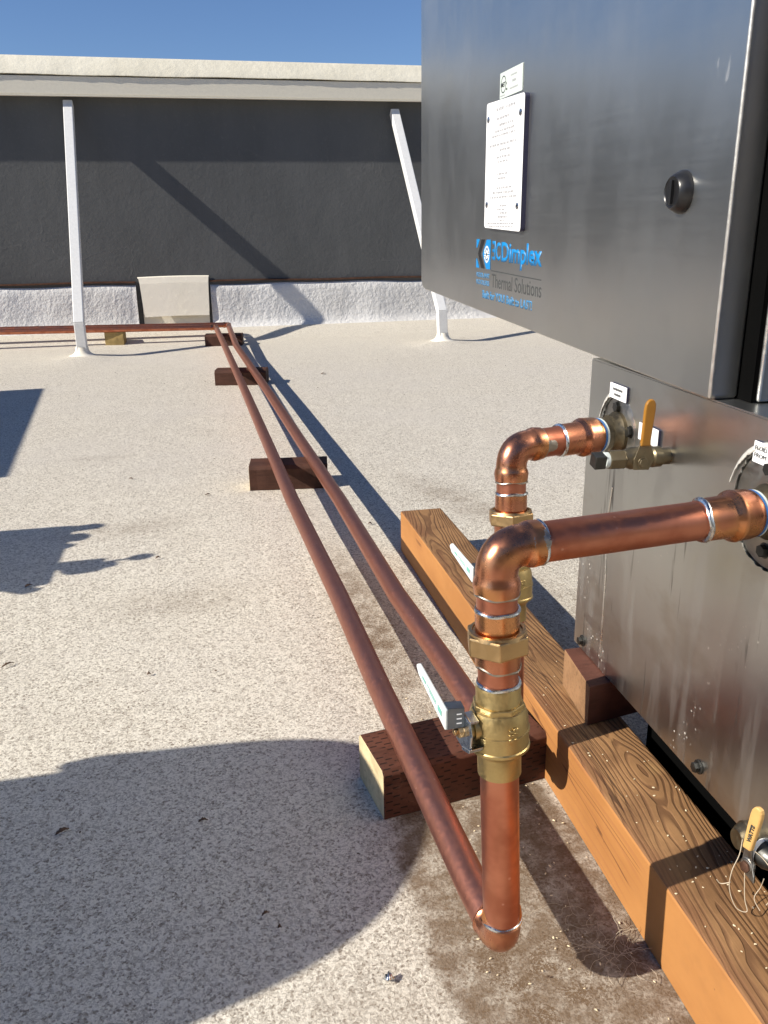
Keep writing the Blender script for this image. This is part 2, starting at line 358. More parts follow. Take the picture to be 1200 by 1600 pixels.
def text(name, body, m, parent, loc, h, w=None, off=0, axis='-X', ext=.0004, spacing=1.0, bold=0):
    cu = bpy.data.curves.new(name, 'FONT'); cu.body = body; cu.size = 1; cu.extrude = .0; cu.offset = bold; cu.space_character = spacing; cu.resolution_u = 3
    ob = bpy.data.objects.new(name, cu); C.objects.link(ob); bpy.context.view_layer.update()
    me = bpy.data.meshes.new_from_object(ob.evaluated_get(bpy.context.evaluated_depsgraph_get())); C.objects.unlink(ob); bpy.data.objects.remove(ob)
    xs = [v.co.x for v in me.vertices]; ys = [v.co.y for v in me.vertices]
    x0, x1, y0, y1 = min(xs), max(xs), min(ys), max(ys)
    sy = h / (y1 - y0); sx = (w / (x1 - x0)) if w else sy
    B = axis if isinstance(axis, Matrix) else Matrix(((0, 0, -1), (-1, 0, 0), (0, 1, 0)))
    for v in me.vertices:
        v.co = B @ Vector(((v.co.x - x0) * sx, (v.co.y - y0) * sy, 0)) + Vector(loc)
    me.name = name; me.materials.clear(); me.materials.append(M[m])
    o = bpy.data.objects.new(name, me); C.objects.link(o)
    sol = o.modifiers.new('thick', 'SOLIDIFY'); sol.thickness = ext; sol.offset = 0
    o.parent = parent
    return o
def qr(poly, x): return [(x, y, z) for y, z in poly]

# ------------------------------------------------------------------ roof, distant ground
def gz(x, y):
    z = 0.0
    s = min(max((y - 5.88) / .30, 0), 1); z += .055 * s * s * (3 - 2 * s)
    for bx, by in ((-.775, 5.33), (1.45, 5.33)):
        d = math.hypot((x - bx), (y - by) * .8); z += .022 * math.exp(-(d / .16) ** 2)
    return z
bm = bmesh.new()
xs = sorted(set([-24, -14, -8, -5, -3.4, -2.6] + [round(-2 + .08 * i, 3) for i in range(57)] + [2.8, 3.6, 5, 8, 14, 24]))
ys = sorted(set([-14, -8, -4, -2, -.8] + [round(-.2 + .2 * i, 3) for i in range(25)] + [round(4.8 + .06 * i, 3) for i in range(28)]))
g = [[bm.verts.new((x, y, gz(x, y))) for x in xs] for y in ys]
for j in range(len(ys) - 1):
    for i in range(len(xs) - 1): bm.faces.new((g[j][i], g[j][i + 1], g[j + 1][i + 1], g[j + 1][i]))
o = link('roof_surface', bm, 'roof', angle=180); o['kind'] = 'structure'
bm = bmesh.new(); vv = [bm.verts.new(p) for p in ((-2500, -2500, -9), (2500, -2500, -9), (2500, 2500, -9), (-2500, 2500, -9))]; bm.faces.new(vv)
o = link('ground', bm, 'ground', smooth=False); o['kind'] = 'structure'

# ------------------------------------------------------------------ parapet wall
WY = 6.30
par = thing('parapet_wall', 'long dark grey stucco parapet with cream coping and white foam base flashing', 'wall', (0, WY, 0))
def zl(x, z0, z1, xa=-1.2, xb=1.54): return z0 + (z1 - z0) * (x - xa) / (xb - xa)
X0, X1 = -16, 16
bm = bmesh.new(); box(bm, (X0, WY, -.1), (X1, WY + .22, 1.62)); at(par, link('wall_panel', bm, 'wall', par, False))
def tilt_box(bm, y0, y1, za, zb):
    c = []
    for z in (za, zb):
        for x, y in ((-2.6, y0), (2.6, y0), (2.6, y1), (-2.6, y1)): c.append((x, y, zl(x, z, z - (.016 if z > 1.7 else .010))))
    hexa(bm, c)
    for s in (-1, 1):
        c = []
        for z in (za, zb):
            ze = zl(s * 2.6, z, z - (.016 if z > 1.7 else .010))
            a, b = (2.602 * s, X1 * s)
            for x, y in ((a, y0), (b, y0), (b, y1), (a, y1)): c.append((x, y, ze))
        hexa(bm, c)
bm = bmesh.new()
# rough plaster coping with an uneven lower edge
n = 260; rows = []
for i in range(n + 1):
    x = -4 + 8 * i / n; t = zl(x, 1.758, 1.741); b = zl(x, 1.650, 1.638) + .002 * math.sin(x * 3.1) + .0012 * math.sin(x * 11) + random.uniform(-.0006, .0006)
    yf = WY - .108 + random.uniform(-.001, .001) + .001 * math.sin(x * 5)
    rows.append([bm.verts.new(p) for p in ((x, WY + .30, t + .020), (x, WY - .003, t + .018), (x, yf + .085, t + .003), (x, yf + .045, (t + b) / 2 + .004), (x, yf + .004, b + .016), (x, yf, b + .006), (x, WY + .30, b))])
for a, b in zip(rows, rows[1:]):
    for k in range(7): bm.faces.new((a[k], a[(k + 1) % 7], b[(k + 1) % 7], b[k]))
bm.faces.new(rows[0]); bm.faces.new(rows[-1])
for s in (-1, 1):
    x = 4.002 * s; t = zl(4 * s, 1.758, 1.741); b = zl(4 * s, 1.65, 1.638)
    box(bm, (min(x, X1 * s), WY - .100, b), (max(x, X1 * s), WY + .30, t))
at(par, link('coping', bm, 'cap', par))
bm = bmesh.new(); tilt_box(bm, WY - .097, WY - .002, 1.541, 1.6480); at(par, link('fascia', bm, 'fascia', par, False, .004))
bm = bmesh.new(); tilt_box(bm, WY - .102, WY - .085, 1.533, 1.5405); at(par, link('drip_edge', bm, 'fascia', par, False))
SC0, SC1 = -.50, .0            # scupper gap in the flashing
for a, b in ((-9, SC0 - .004), (SC1 + .004, 9)):
    bm = bmesh.new(); lo = max(a, -2.5); hi = min(b, 2.6); n = int((hi - lo) / .02); rows = []
    def prof(x):
        e = 0
        for xe, s in ((SC0 - .004, 1), (SC1 + .004, -1)):
            d = abs(x - xe)
            if (s > 0 and x <= xe) or (s < 0 and x >= xe): e = max(e, math.exp(-(d / .025) ** 2))
        zt = zl(x, .372, .350) - .012 - .004 * math.sin(x * 4.3 + 1) - .003 * math.sin(x * 9.7)
        nf = .003 * math.sin(x * 7) + .002 * math.sin(x * 17)
        out = []
        for k, (f, zf) in enumerate(((0, 1.0), (.010, .985), (.020, .93), (.027, .80), (.033, .6), (.040, .38), (.048, .2), (.062, .09), (.095, .02), (.14, -.06))):
            y = WY - (f + nf * min(1, f * 30)) * (1 - .25 * e) - .001
            z = gz(x, WY - .05) - .004 + (zt - .051) * zf
            out.append((x, y, z))
        return out
    for i in range(n + 1):
        x = lo + (hi - lo) * i / n; rows.append([bm.verts.new(p) for p in prof(x)])
    for p, q in zip(rows, rows[1:]):
        for k in range(9): bm.faces.new((p[k], p[k + 1], q[k + 1], q[k]))
    # closed ends and the plain run beyond
    for r_, xe in ((rows[0], a), (rows[-1], b)):
        w1 = bm.verts.new((r_[0].co.x, WY, -.05)); 
        bm.faces.new(list(r_) + [w1])
    ends = []
    if a < lo:
        q = [bm.verts.new((a, v.co.y, v.co.z)) for v in rows[0]]
        for k in range(9): bm.faces.new((q[k], q[k + 1], rows[0][k + 1], rows[0][k]))
    if b > hi:
        q = [bm.verts.new((b, v.co.y, v.co.z)) for v in rows[-1]]
        for k in range(9): bm.faces.new((q[k], q[k + 1], rows[-1][k + 1], rows[-1][k]))
    at(par, link('base_flashing', bm, 'cant', par, True, angle=60))
    bm = bmesh.new(); n = 60; pts = []
    lo2, hi2 = max(a, -4), min(b, 4)
    for i in range(n + 1):
        x = lo2 + (hi2 - lo2) * i / n; z = zl(x, .379, .357) + .003 * math.sin(x * 6)
        pts.append([bm.verts.new((x, y, z + dz)) for y, dz in ((WY - .001, 0), (WY - .022, -.002), (WY - .022, .006), (WY - .001, .009))])
    for p, q in zip(pts, pts[1:]):
        for k in range(4): bm.faces.new((p[k], p[(k + 1) % 4], q[(k + 1) % 4], q[k]))
    bm.faces.new(pts[0]); bm.faces.new(pts[-1])
    at(par, link('termination_bar', bm, 'bar', par, False))

# scupper hood: a coated panel that leans out from the wall, open at its foot
sc = thing('scupper_hood', 'pale coated hood leaning over the drain opening at the parapet foot', 'hood', (-.25, WY, 0))
bm = bmesh.new()
P0 = [(-.476, WY - .004, .395), (-.002, WY - .004, .392), (-.002, WY - .05, .345), (-.476, WY - .05, .345)]
prof = [(WY - .003, .402), (WY - .016, .398), (WY - .024, .362), (WY - .036, .27), (WY - .050, .175), (WY - .056, .140)]
cols = []
for i in range(13):
    f = i / 12; row = []
    for j, (y, z) in enumerate(prof):
        s = j / 5; xa = -.487 + .030 * s; xb = .000 - .018 * s
        row.append(bm.verts.new((xa + (xb - xa) * f, y, z + .004 * math.sin(f * 3))))
    cols.append(row)
for a, b in zip(cols, cols[1:]):
    for j in range(5): bm.faces.new((a[j], b[j], b[j + 1], a[j + 1]))
o = at(sc, link('hood_panel', bm, 'foam', sc, False)); bm = bmesh.new(); box(bm, (-.470, WY - .006, .03), (-.016, WY - .001, .30)); at(sc, link('drain_recess', bm, 'foam', sc, False))
q = o.modifiers.new('t', 'SOLIDIFY'); q.thickness = .008; q.offset = -1

# ------------------------------------------------------------------ braces
def brace(label, foot, bend, top, w=.058):
    b = thing('parapet_brace', label, 'brace', (foot[0], foot[1], 0), 'white tube braces holding the parapet')
    def tube(pts, name, m):
        bm = bmesh.new(); rings = []
        for p, zdir in pts:
            x, y, z = p
            # ring plane halves the bend
            rings.append([bm.verts.new(q) for q in ((x - w / 2, y - zdir[0], z - zdir[1]), (x + w / 2, y - zdir[0], z - zdir[1]), (x + w / 2, y + zdir[0], z + zdir[1]), (x - w / 2, y + zdir[0], z + zdir[1]))])
        for p, q in zip(rings, rings[1:]):
            for k in range(4): bm.faces.new((p[k], p[(k + 1) % 4], q[(k + 1) % 4], q[k]))
        bm.faces.new(rings[0]); bm.faces.new(rings[-1])
        return at(b, link(name, bm, m, b, False, .004))
    h = w / 2
    d = (Vector(top) - Vector(bend)); a = math.atan2(d.y, d.z)
    tube([((foot[0], foot[1], foot[2]), (h, 0)), ((bend[0], bend[1], bend[2]), (h, -h * math.tan(a / 2)))], 'post', 'white')
    tube([((bend[0], bend[1], bend[2] + .001), (h, -h * math.tan(a / 2))), (top, (h * math.cos(a), -h * math.sin(a)))], 'strut', 'white')
    bm = bmesh.new(); n = 28; prof = [(0.05, .031), (.030, .0335), (.014, .042), (.004, .065), (-.004, .10), (-.010, .14)]
    rings = []
    for z, r in prof: rings.append([bm.verts.new((foot[0] + r * math.cos(2 * math.pi * k / n) * (1.0 + (.35 if r > .1 else 0)) * (1 + .08 * math.sin(3 * k)) * (1 if r > .05 else 1.12), foot[1] + r * math.sin(2 * math.pi * k / n) * (1 if r > .05 else 1.12), .020 * math.exp(-(r / .16) ** 2) + z + (.0 if r > .05 else .0))) for k in range(n)])
    for p, q in zip(rings, rings[1:]):
        for k in range(n): bm.faces.new((p[k], p[(k + 1) % n], q[(k + 1) % n], q[k]))
    at(b, link('foam_collar', bm, 'foam', b))
    return b
brace('white square tube brace on the left, foot behind the horizontal copper pipe', (-.775, 5.35, -.01), (-.773, 5.35, .205), (-.800, 6.27, 1.500))
brace('white square tube brace partly hidden behind the steel cabinet', (1.452, 5.35, -.01), (1.443, 5.35, .200), (1.342, 6.27, 1.466))

# ------------------------------------------------------------------ off-frame: a wall to be reflected, then units shaped for their shadows
u = thing('reflected_wall', 'tan stucco wall block added unseen behind the photographer for reflections', 'building', (1, -6, 0))
bm = bmesh.new(); box(bm, (-5, -9, -.1), (9, -5, 2.8)); at(u, link('wall', bm, 'tanwall', u, False))  # unseen wall added so the steel and copper reflect brown
bm = bmesh.new(); box(bm, (-5.1, -9.1, 2.802), (9.1, -4.9, 2.95)); at(u, link('coping', bm, 'cap', u, False))
u = thing('rooftop_condenser', 'grey sheet metal condenser box standing left beyond the picture', 'air conditioner', (-2.6, 3.3, 0))
bm = bmesh.new(); hexa(bm, [(-3.2, 2.45, .05), (-2.03, 2.52, .05), (-2.19, 4.13, .05), (-3.3, 4.05, .05), (-3.2, 2.45, .90), (-2.03, 2.52, .90), (-2.19, 4.13, .90), (-3.3, 4.05, .90)]); at(u, link('body', bm, 'galv', u, False, .01))
for y_ in (2.6, 3.9):
    bm = bmesh.new(); box(bm, (-3.1, y_, 0), (-2.4, y_ + .1, .05)); at(u, link('skid', bm, 'grey', u, False))
bm = bmesh.new(); lathe(bm, (-2.7, 3.3, .9), (0, 0, 1), [(0, .36), (.02, .36), (.03, .33), (.03, .06), (.0, .05)], 40); at(u, link('fan_guard', bm, 'dark', u))
u = thing('shadow_caster_fan', 'oval hooded roof fan out of view on the left, shaped to cast the large round shadow', 'fan', (-1.0, .72, 0))
bm = bmesh.new(); lathe(bm, (-1.08, .70, 0), (0, 0, 1), [(0, .25), (.50, .25), (.52, .24)], 48); at(u, link('curb', bm, 'galv', u))
hood = [(-1.55, .52), (-1.30, .46), (-1.10, .46), (-.93, .505), (-.80, .555), (-.713, .62), (-.655, .715), (-.640, .80), (-.66, .885), (-.72, .945), (-.84, .975), (-1.0, .985), (-1.0985, .988), (-1.10, .962), (-1.30, .955), (-1.40, .945), (-1.55, .93)]  # outline follows the rounded shadow this unseen hood is made to cast
cr = []
for i in range(len(hood)):
    p0, p1, p2, p3 = [Vector(hood[(i + k) % len(hood)]) for k in (-1, 0, 1, 2)]
    for k in range(4):
        t = k / 4; cr.append(.5 * ((2 * p1) + (p2 - p0) * t + (2 * p0 - 5 * p1 + 4 * p2 - p3) * t * t + (3 * p1 - p0 - 3 * p2 + p3) * t ** 3))
hc = Vector((-1.1, .72)); bm = bmesh.new(); rings = []
for z, k in ((.545, .97), (.548, 1.0), (.575, 1.0), (.60, .93), (.615, .75), (.622, .4)): rings.append([bm.verts.new((hc.x + (p.x - hc.x) * k, hc.y + (p.y - hc.y) * k, z)) for p in cr])
for p, q in zip(rings, rings[1:]):
    for k in range(len(cr)): bm.faces.new((p[k], p[(k + 1) % len(cr)], q[(k + 1) % len(cr)], q[k]))
bm.faces.new(rings[0]); bm.faces.new(rings[-1]); at(u, link('shadow_hood', bm, 'galv', u))
u = thing('gas_regulator', 'grey meter box with upright pipe and valve standing left beyond the picture', 'meter', (-1.3, 1.9, 0))
bm = bmesh.new(); box(bm, (-1.5, 1.69, 0), (-1.2, 2.09, .535)); at(u, link('body', bm, 'grey', u, False, .012))
bm = bmesh.new()
for yy, hh, rr in ((2.055, .585, .022), (1.985, .565, .028), (1.93, .55, .018)): lathe(bm, (-1.22, yy, .53), (0, 0, 1), [(0, rr), (hh - .54, rr * 1.05), (hh - .53, rr * .6)], 20)
at(u, link('cap', bm, 'dark', u))
bm = bmesh.new(); sweep(bm, [(-1.19, 1.80, .0), (-1.19, 1.80, .50), (-1.19, 1.775, .575)], [.016, .014, .022], 16); sweep(bm, [(-1.19, 1.84, .40), (-1.19, 1.80, .585)], [.012, .012], 12)
lathe(bm, (-1.19, 1.765, .55), (0, 0, 1), [(0, .034), (.025, .034), (.035, .02), (.05, .02)], 20); sweep(bm, [(-1.185, 1.785, .58), (-1.182, 1.785, .622)], [.005, .005], 8)
at(u, link('standpipe', bm, 'dark', u))
bm = bmesh.new(); r = bmesh.ops.create_uvsphere(bm, u_segments=20, v_segments=10, radius=.02)['verts']
for v in r: v.co = Vector((v.co.x * .3 - 1.182, v.co.y * 1.0 + 1.785, v.co.z * 1.05 + .640))
at(u, link('handwheel', bm, 'dark', u))
bm = bmesh.new(); sweep(bm, [(-1.19, 1.70, .47), (-1.19, 1.67, .50)], [.012, .016], 10); sweep(bm, [(-1.19, 1.80, .47), (-1.19, 1.70, .47)], [.012, .012], 10); at(u, link('bleeder', bm, 'dark', u))

# ------------------------------------------------------------------ timbers
bl = bmesh.new()
L = [(1.852, .4030, .5020), (1.60, .4075, .5060), (1.42, .4105, .5090), (1.1, .4120, .5110), (.6, .4118, .5120), (.1, .4118, .5120), (-.8, .4118, .512)]
rings = []
bv = .0035
for y, a, b in L:
    rings.append([bl.verts.new(p) for p in ((a, y, .001), (b, y, .001), (b, y, .1 - bv), (b - bv * .3, y, .1 - bv * .3), (b - bv, y, .1), (a + bv, y, .1), (a + bv * .3, y, .1 - bv * .3), (a, y, .1 - bv))])
for p, q in zip(rings, rings[1:]):
    for k in range(8):
        f = bl.faces.new((p[k], p[(k + 1) % 8], q[(k + 1) % 8], q[k])); f.material_index = 0 if k in (3, 4, 5) else 1
for r_ in (rings[0], rings[-1]): f = bl.faces.new(r_); f.material_index = 1
beam = link('timber_beam', bl, ['fir_top', 'fir_side'], None, False); tag(beam, 'long orange fir timber with weathered grain top under the steel cabinet', 'beam')
bm = bmesh.new(); hexa(bm, [(.4545, .915, .1015), (.84, .985, .1015), (.84, 1.030, .1015), (.4635, 1.022, .1015), (.4545, .915, .1606), (.84, .985, .1606), (.84, 1.030, .1606), (.4635, 1.022, .1606)])
for f in bm.faces:
    if all(v.co.x < .47 for v in f.verts): f.material_index = 1
o = link('wood_spacer', bm, ['red_block', 'weathered'], None, False, .0012); tag(o, 'reddish brown spacer block on the timber holding up the steel cabinet', 'wood block')

def block(label, c, Lx, Wy, h, rot, mats, cham=.012):
    """lumber offcut: front and rear top edges eased"""
    bm = bmesh.new(); hx, hy = Lx / 2, Wy / 2; k = cham
    prof = [(-hy, 0), (hy, 0), (hy, h - k), (hy - k, h), (-hy + k, h), (-hy, h - k)]
    ends = []; n = 10
    rr = [[bm.verts.new((-hx + Lx * i / n, y + random.uniform(-.0006, .0006), z + (random.uniform(-.0006, 0) if z > 0 else 0))) for y, z in prof] for i in range(n + 1)]
    for a, b in zip(rr, rr[1:]):
        for i in range(6): bm.faces.new((a[i], a[(i + 1) % 6], b[(i + 1) % 6], b[i]))
    f = bm.faces.new(rr[0]); f.material_index = 1
    f = bm.faces.new(rr[-1]); f.material_index = 0
    o = link('wood_block', bm, mats, None, False, .0015); o.location = c; o.rotation_euler = (0, 0, R_(rot))
    return tag(o, label, 'wood block', 'wood blocks carrying the copper pipes')
block('nearest red brown block with pale sawn end under the ball valve', (.285, .978, 0), .245, .100, .074, 9, ['red', 'endgrain'], .006)
block('dark block with pale left end, second nearest along the pipes', (.192, 2.462, 0), .232, .105, .074, -7, ['red_dark', 'endgrain'], .010)
block('dark brown block with no pale end, third along the pipes', (.123, 4.235, 0), .252, .105, .074, -11, ['red_dark', 'red_dark'])
block('dark block under the far corner where the pipes turn left', (.068, 5.69, 0), .240, .100, .0735, -8, ['red_dark', 'red_dark'])
block('small yellow wood block under the left running pipe', (-.640, 5.94, 0), .122, .09, .088, -6, ['yellowwood', 'yellowwood'], .004)

# ------------------------------------------------------------------ copper piping
PR, FR = .0175, .0193
def lerp(a, b, f): return tuple(a[i] + (b[i] - a[i]) * f for i in range(3))
def elbow(parent, c, a, b, arm, rad=PR, fr=FR, bend=.024, name='elbow', mat='copper_fit'):
    """90 degree elbow at corner c with arms towards a and b"""
    c = Vector(c); da = (Vector(a) - c).normalized(); db = (Vector(b) - c).normalized()
    pts, rr = [], []
    s = c + da * arm; e = c + db * arm; pa = c + da * bend; pb = c + db * bend
    pts += [s, s, pa + da * .007, pa + da * .003]; rr += [rad + .0003, fr, fr + .0010, fr + .0002]
    for i in range(0, 13):
        t = i / 12; pts.append(pa * (1 - t) ** 2 + c * 2 * t * (1 - t) + pb * t ** 2); rr.append(fr - .0012)
    # a true arc looks rounder than the quadratic: pull towards the circle
    pts += [pb + db * .003, pb + db * .007, e, e]; rr += [fr + .0002, fr + .0010, fr, rad + .0003]
    bm = bmesh.new(); sweep(bm, pts, rr, 48, cap=False); o = link(name, bm, mat, parent); return at(parent, o), s, e
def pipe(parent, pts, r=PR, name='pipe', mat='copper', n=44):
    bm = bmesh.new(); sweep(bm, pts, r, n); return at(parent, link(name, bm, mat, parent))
def ring(parent, p, d, r=PR, w=.0022, t=.0014, name='solder_ring', mat='solder', wob=.0006):
    d = Vector(d).normalized(); a, u, v = frame(d); p = Vector(p); bm = bmesh.new(); n = 44; m = 8; R = []
    for k in range(n):
        th = 2 * math.pi * k / n; q = []
        dir_ = u * math.cos(th) + v * math.sin(th); o_ = wob * (math.sin(th * 2 + p.x * 90) + .6 * math.sin(th * 5 + p.y * 70))
        for j in range(m):
            ph = 2 * math.pi * j / m; q.append(bm.verts.new(p + dir_ * (r + .0004 + (t * (1 + .4 * math.sin(th * 3))) * math.cos(ph)) + d * (o_ + w * math.sin(ph))))
        R.append(q)
    for k in range(n):
        for j in range(m): bm.faces.new((R[k][j], R[(k + 1) % n][j], R[(k + 1) % n][(j + 1) % m], R[k][(j + 1) % m]))
    return at(parent, link(name, bm, mat, parent))
def smear(parent, base, axis, facing, r, s0, s1, ang0, ang1, mat='flux'):
    """thin solder run on a pipe: patch of the cylinder between angles, ragged outline"""
    a, u, v = frame(axis); f0 = Vector(facing); f0 = (f0 - a * f0.dot(a)).normalized(); g0 = a.cross(f0)
    bm = bmesh.new(); rows = []; n = 14
    for i in range(n + 1):
        t = i / n; s = s0 + (s1 - s0) * t; wd = (1 - abs(2 * t - 1) ** 3 * .8) * (1 + .10 * math.sin(t * 9) + .05 * math.sin(t * 23))
        row = []
        for j in range(9):
            q = j / 8; an = (ang0 + ang1) / 2 + (q - .5) * (ang1 - ang0) * wd
            row.append(bm.verts.new(Vector(base) + a * (s + .0015 * math.sin(j * 2.1)) + (f0 * math.cos(an) + g0 * math.sin(an)) * (r + .0004 * math.sin(math.pi * q) * math.sin(math.pi * t) + .00015)))
        rows.append(row)
    for p, q in zip(rows, rows[1:]):
        for j in range(8): bm.faces.new((p[j], p[j + 1], q[j + 1], q[j]))
    return at(parent, link('solder_smear', bm, mat, parent))

def riser(parent, B, T, seg, lever_y):
    """union, ball valve and tube between bottom corner B and top corner T; seg holds heights"""
    B, T = Vector(B), Vector(T); ax = (T - B).normalized()
    def P(z): return B + ax * ((z - B.z) / ax.z)
    z_e0, z_vb, z_v0, z_v1, z_vt, z_ad, z_n0, z_n1, z_s, z_e1 = seg
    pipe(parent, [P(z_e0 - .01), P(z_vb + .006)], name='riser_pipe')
    ring(parent, P(z_e0), ax)
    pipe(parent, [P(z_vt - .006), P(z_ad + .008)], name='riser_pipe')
    ring(parent, P(z_vt + .001), ax, PR + .0003, .0020, .0016)
    # valve body
    bm = bmesh.new(); o = P(z_vb); L = z_vt - z_vb
    m0 = z_v0 - z_vb; m1 = z_v1 - z_vb
    lathe(bm, o, ax, [(0, .0178), (0, .0193), (.0, .0195), (m0 - .003, .0196), (m0, .0215), (m0 + .004, .0255), (m0 + .005, .0272), (m0 + .0075, .0274), (m0 + .0085, .0264), (m0 + .021, .0266), (m0 + .0215, .0273), (m0 + .0235, .0273),
                      (m0 + .024, .0264), (m0 + .036, .0258), (m0 + .043, .0235), (m1 - .004, .0215), (m1, .0198), (L - .002, .0198), (L, .0192), (L, .0178)], 56)
    v = at(parent, link('ball_valve', bm, 'brass', parent))
    vv_ = v
    def sub(bm, name, m, **k):
        q = link(name, bm, m, vv_, **k); q.location = Vector((0, 0, 0)); return q
    bm = bmesh.new(); a8, u8, v8 = frame(ax)
    pts = [P(z_v1 - .006) + (u8 * math.cos(k * math.pi / 4 + .2) + v8 * math.sin(k * math.pi / 4 + .2)) * .0232 for k in range(8)]
    prism(bm, pts, ax * .0065); sub(bm, 'octagon_collar', 'brass', smooth=False, bevel=.001)
    # stem boss towards -X
    sdir = Vector((-.985, -.17, 0)); zc = z_vb + m0 + .031 - .004
    c = P(zc)
    bm = bmesh.new(); lathe(bm, c + sdir * .018, sdir, [(0, .013), (.010, .0118), (.0105, .0095), (.015, .0095)], 32); sub(bm, 'stem_boss', 'brass')
    bm = bmesh.new(); a_, y_ = sdir, Vector((.17, -.985, 0)); zz = Vector((0, 0, 1))
    # hub plate with stop tabs
    pl = [(-.012, -.015), (.004, -.0185), (.0145, -.013), (.0165, .002), (.012, .0145), (-.003, .0185), (-.0145, .012), (-.0165, -.002)]
    prism(bm, [c + sdir * .0335 + y_ * p[0] + zz * p[1] for p in pl], sdir * .0022)
    prism(bm, [c + sdir * .0225 + y_ * p[0] + zz * p[1] for p in ((.001, -.0190), (.0145, -.0150), (.0160, -.0105), (.001, -.0150))], sdir * .0140)
    prism(bm, [c + sdir * .0255 + y_ * p[0] + zz * p[1] for p in ((-.002, .0135), (.011, .0105), (.0125, .0135), (-.002, .0165))], sdir * .0100)
    sub(bm, 'hub_plate', 'zinc', smooth=False, bevel=.0007)
    bm = bmesh.new(); hexprism(bm, c + sdir * .0357, sdir, .0062, .005, .3); lathe(bm, c + sdir * .0407, sdir, [(0, .003), (.003, .003), (.0035, .002)], 16); sub(bm, 'stem_nut', 'brass_nut', smooth=False, bevel=.0004)
    # lever: steel tongue going out, then the white grip turning back along +Y
    y0 = c.y - .010; x0 = c.x - .033; x1 = c.x - .0495; zb, zt = c.z - .0065 + .012, c.z + .0125 + .012
    bm = bmesh.new(); prism(bm, [(x0 - .0015, y0, zb), (x0 - .0015, y0, zt), (x1, y0, zt + .001), (x1, y0, zb - .001)], (0, .012, 0)); sub(bm, 'lever_tongue', 'slate', smooth=False, bevel=.0004)
    for kz, bz in ((.013, .5), (.0085, .5), (.004, .5)):
        bm = bmesh.new(); prism(bm, [(x0 - .004, y0 - .0003, zb + kz), (x0 - .004, y0 - .0003, zb + kz + .0011), (x0 - .0085, y0 - .0003, zb + kz + .0011), (x0 - .0085, y0 - .0003, zb + kz)], (0, .0002, 0)); sub(bm, 'lever_mark', 'snow', smooth=False)
    Lg = lever_y; out = []
    n = 12; up = .006
    top, bot = [], []
    for i in range(n + 1):
        f = i / n; y = y0 + Lg * f; hh = .0100 - .0042 * f
        if f > .9: hh *= math.sqrt(max(0.04, 1 - ((f - .9) / .1) ** 2))
        zc2 = (zb + zt) / 2 - .0005 + up * f; x = x1 - .001 - .004 * f
        top.append((x, y, zc2 + hh)); bot.append((x, y, zc2 - hh))
    bm = bmesh.new(); A = [bm.verts.new(p) for p in top]; Bq = [bm.verts.new(p) for p in bot]
    for i in range(n): bm.faces.new((A[i], A[i + 1], Bq[i + 1], Bq[i]))
    q = sub(bm, 'grip', 'lever', smooth=False); s_ = q.modifiers.new('t', 'SOLIDIFY'); s_.thickness = .0030; s_.offset = 0; b_ = q.modifiers.new('b', 'BEVEL'); b_.width = .0012; b_.segments = 3
    for f0_, f1_, dz, hh in ((.10, .22, 0, .0026), (.28, .60, .0014, .0004), (.28, .52, -.0010, .0004), (.64, .76, 0, .0012)):
        bm = bmesh.new(); g_ = []
        for f in (f0_, f1_): g_.append((x1 - .001 - .004 * f - .0018, y0 + Lg * f, (zb + zt) / 2 + up * f + dz))
        prism(bm, [(g_[0][0], g_[0][1], g_[0][2] - hh), (g_[1][0], g_[1][1], g_[1][2] - hh), (g_[1][0], g_[1][1], g_[1][2] + hh), (g_[0][0], g_[0][1], g_[0][2] + hh)], (-.0002, 0, 0)); sub(bm, 'grip_print', 'teal', smooth=False)
    # raised size mark on the body, facing the camera
    fd = Vector((.10, -.99, 0)).normalized()
    X_ = Vector((-fd.y, fd.x, 0))
    def lett(body, off, hgt, zoff, xo, rot=0):
        Bm = Matrix.Rotation(rot, 3, fd) @ Matrix((X_, Vector((0, 0, 1)), fd)).transposed()
        t_ = text('size_mark', body, 'brass', vv_, c + fd * .0268 + X_ * xo + Vector((0, 0, zoff)), hgt, axis=Bm, ext=.0012, bold=.01)
        return t_
    lett('1½', 0, .0085, -.003, .006, math.pi / 2)
    # copper adapter, union nut and fitting above
    bm = bmesh.new(); lathe(bm, P(z_ad), ax, [(0, .0178), (0, .0196), (z_n0 - z_ad - .003, .0200), (z_n0 - z_ad + .004, .0205)], 44); at(parent, link('adapter', bm, 'copper_fit', parent))
    ring(parent, P(z_ad), ax, PR + .0006, .0016, .0013, mat='flux', wob=.0016)
    bm = bmesh.new(); h = z_n1 - z_n0; hexprism(bm, P(z_n0), ax, .0288, h, .28)
    nut = link('union_nut', bm, 'brass_nut', parent, False, .0018, 3); at(parent, nut)
    bm = bmesh.new(); lathe(bm, P(z_n1), ax, [(-.002, .0255), (.0018, .0243), (.0022, .0215), (.0005, .0210)], 44); q = link('nut_rim', bm, 'brass_nut', nut); q.location = (0, 0, 0)
    bm = bmesh.new(); lathe(bm, P(z_n1 - .002), ax, [(0, .0190), (z_s - z_n1 + .001, .0189), (z_s - z_n1 + .002, .0178)], 44); at(parent, link('tail_fitting', bm, 'copper_fit', parent))
    ring(parent, P(z_s), ax, PR + .0004, .0018, .0015)
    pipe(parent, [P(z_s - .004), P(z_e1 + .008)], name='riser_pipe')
    ring(parent, P(z_e1), ax, PR + .0006, .0014, .0011, mat='flux', wob=.001)
    return P

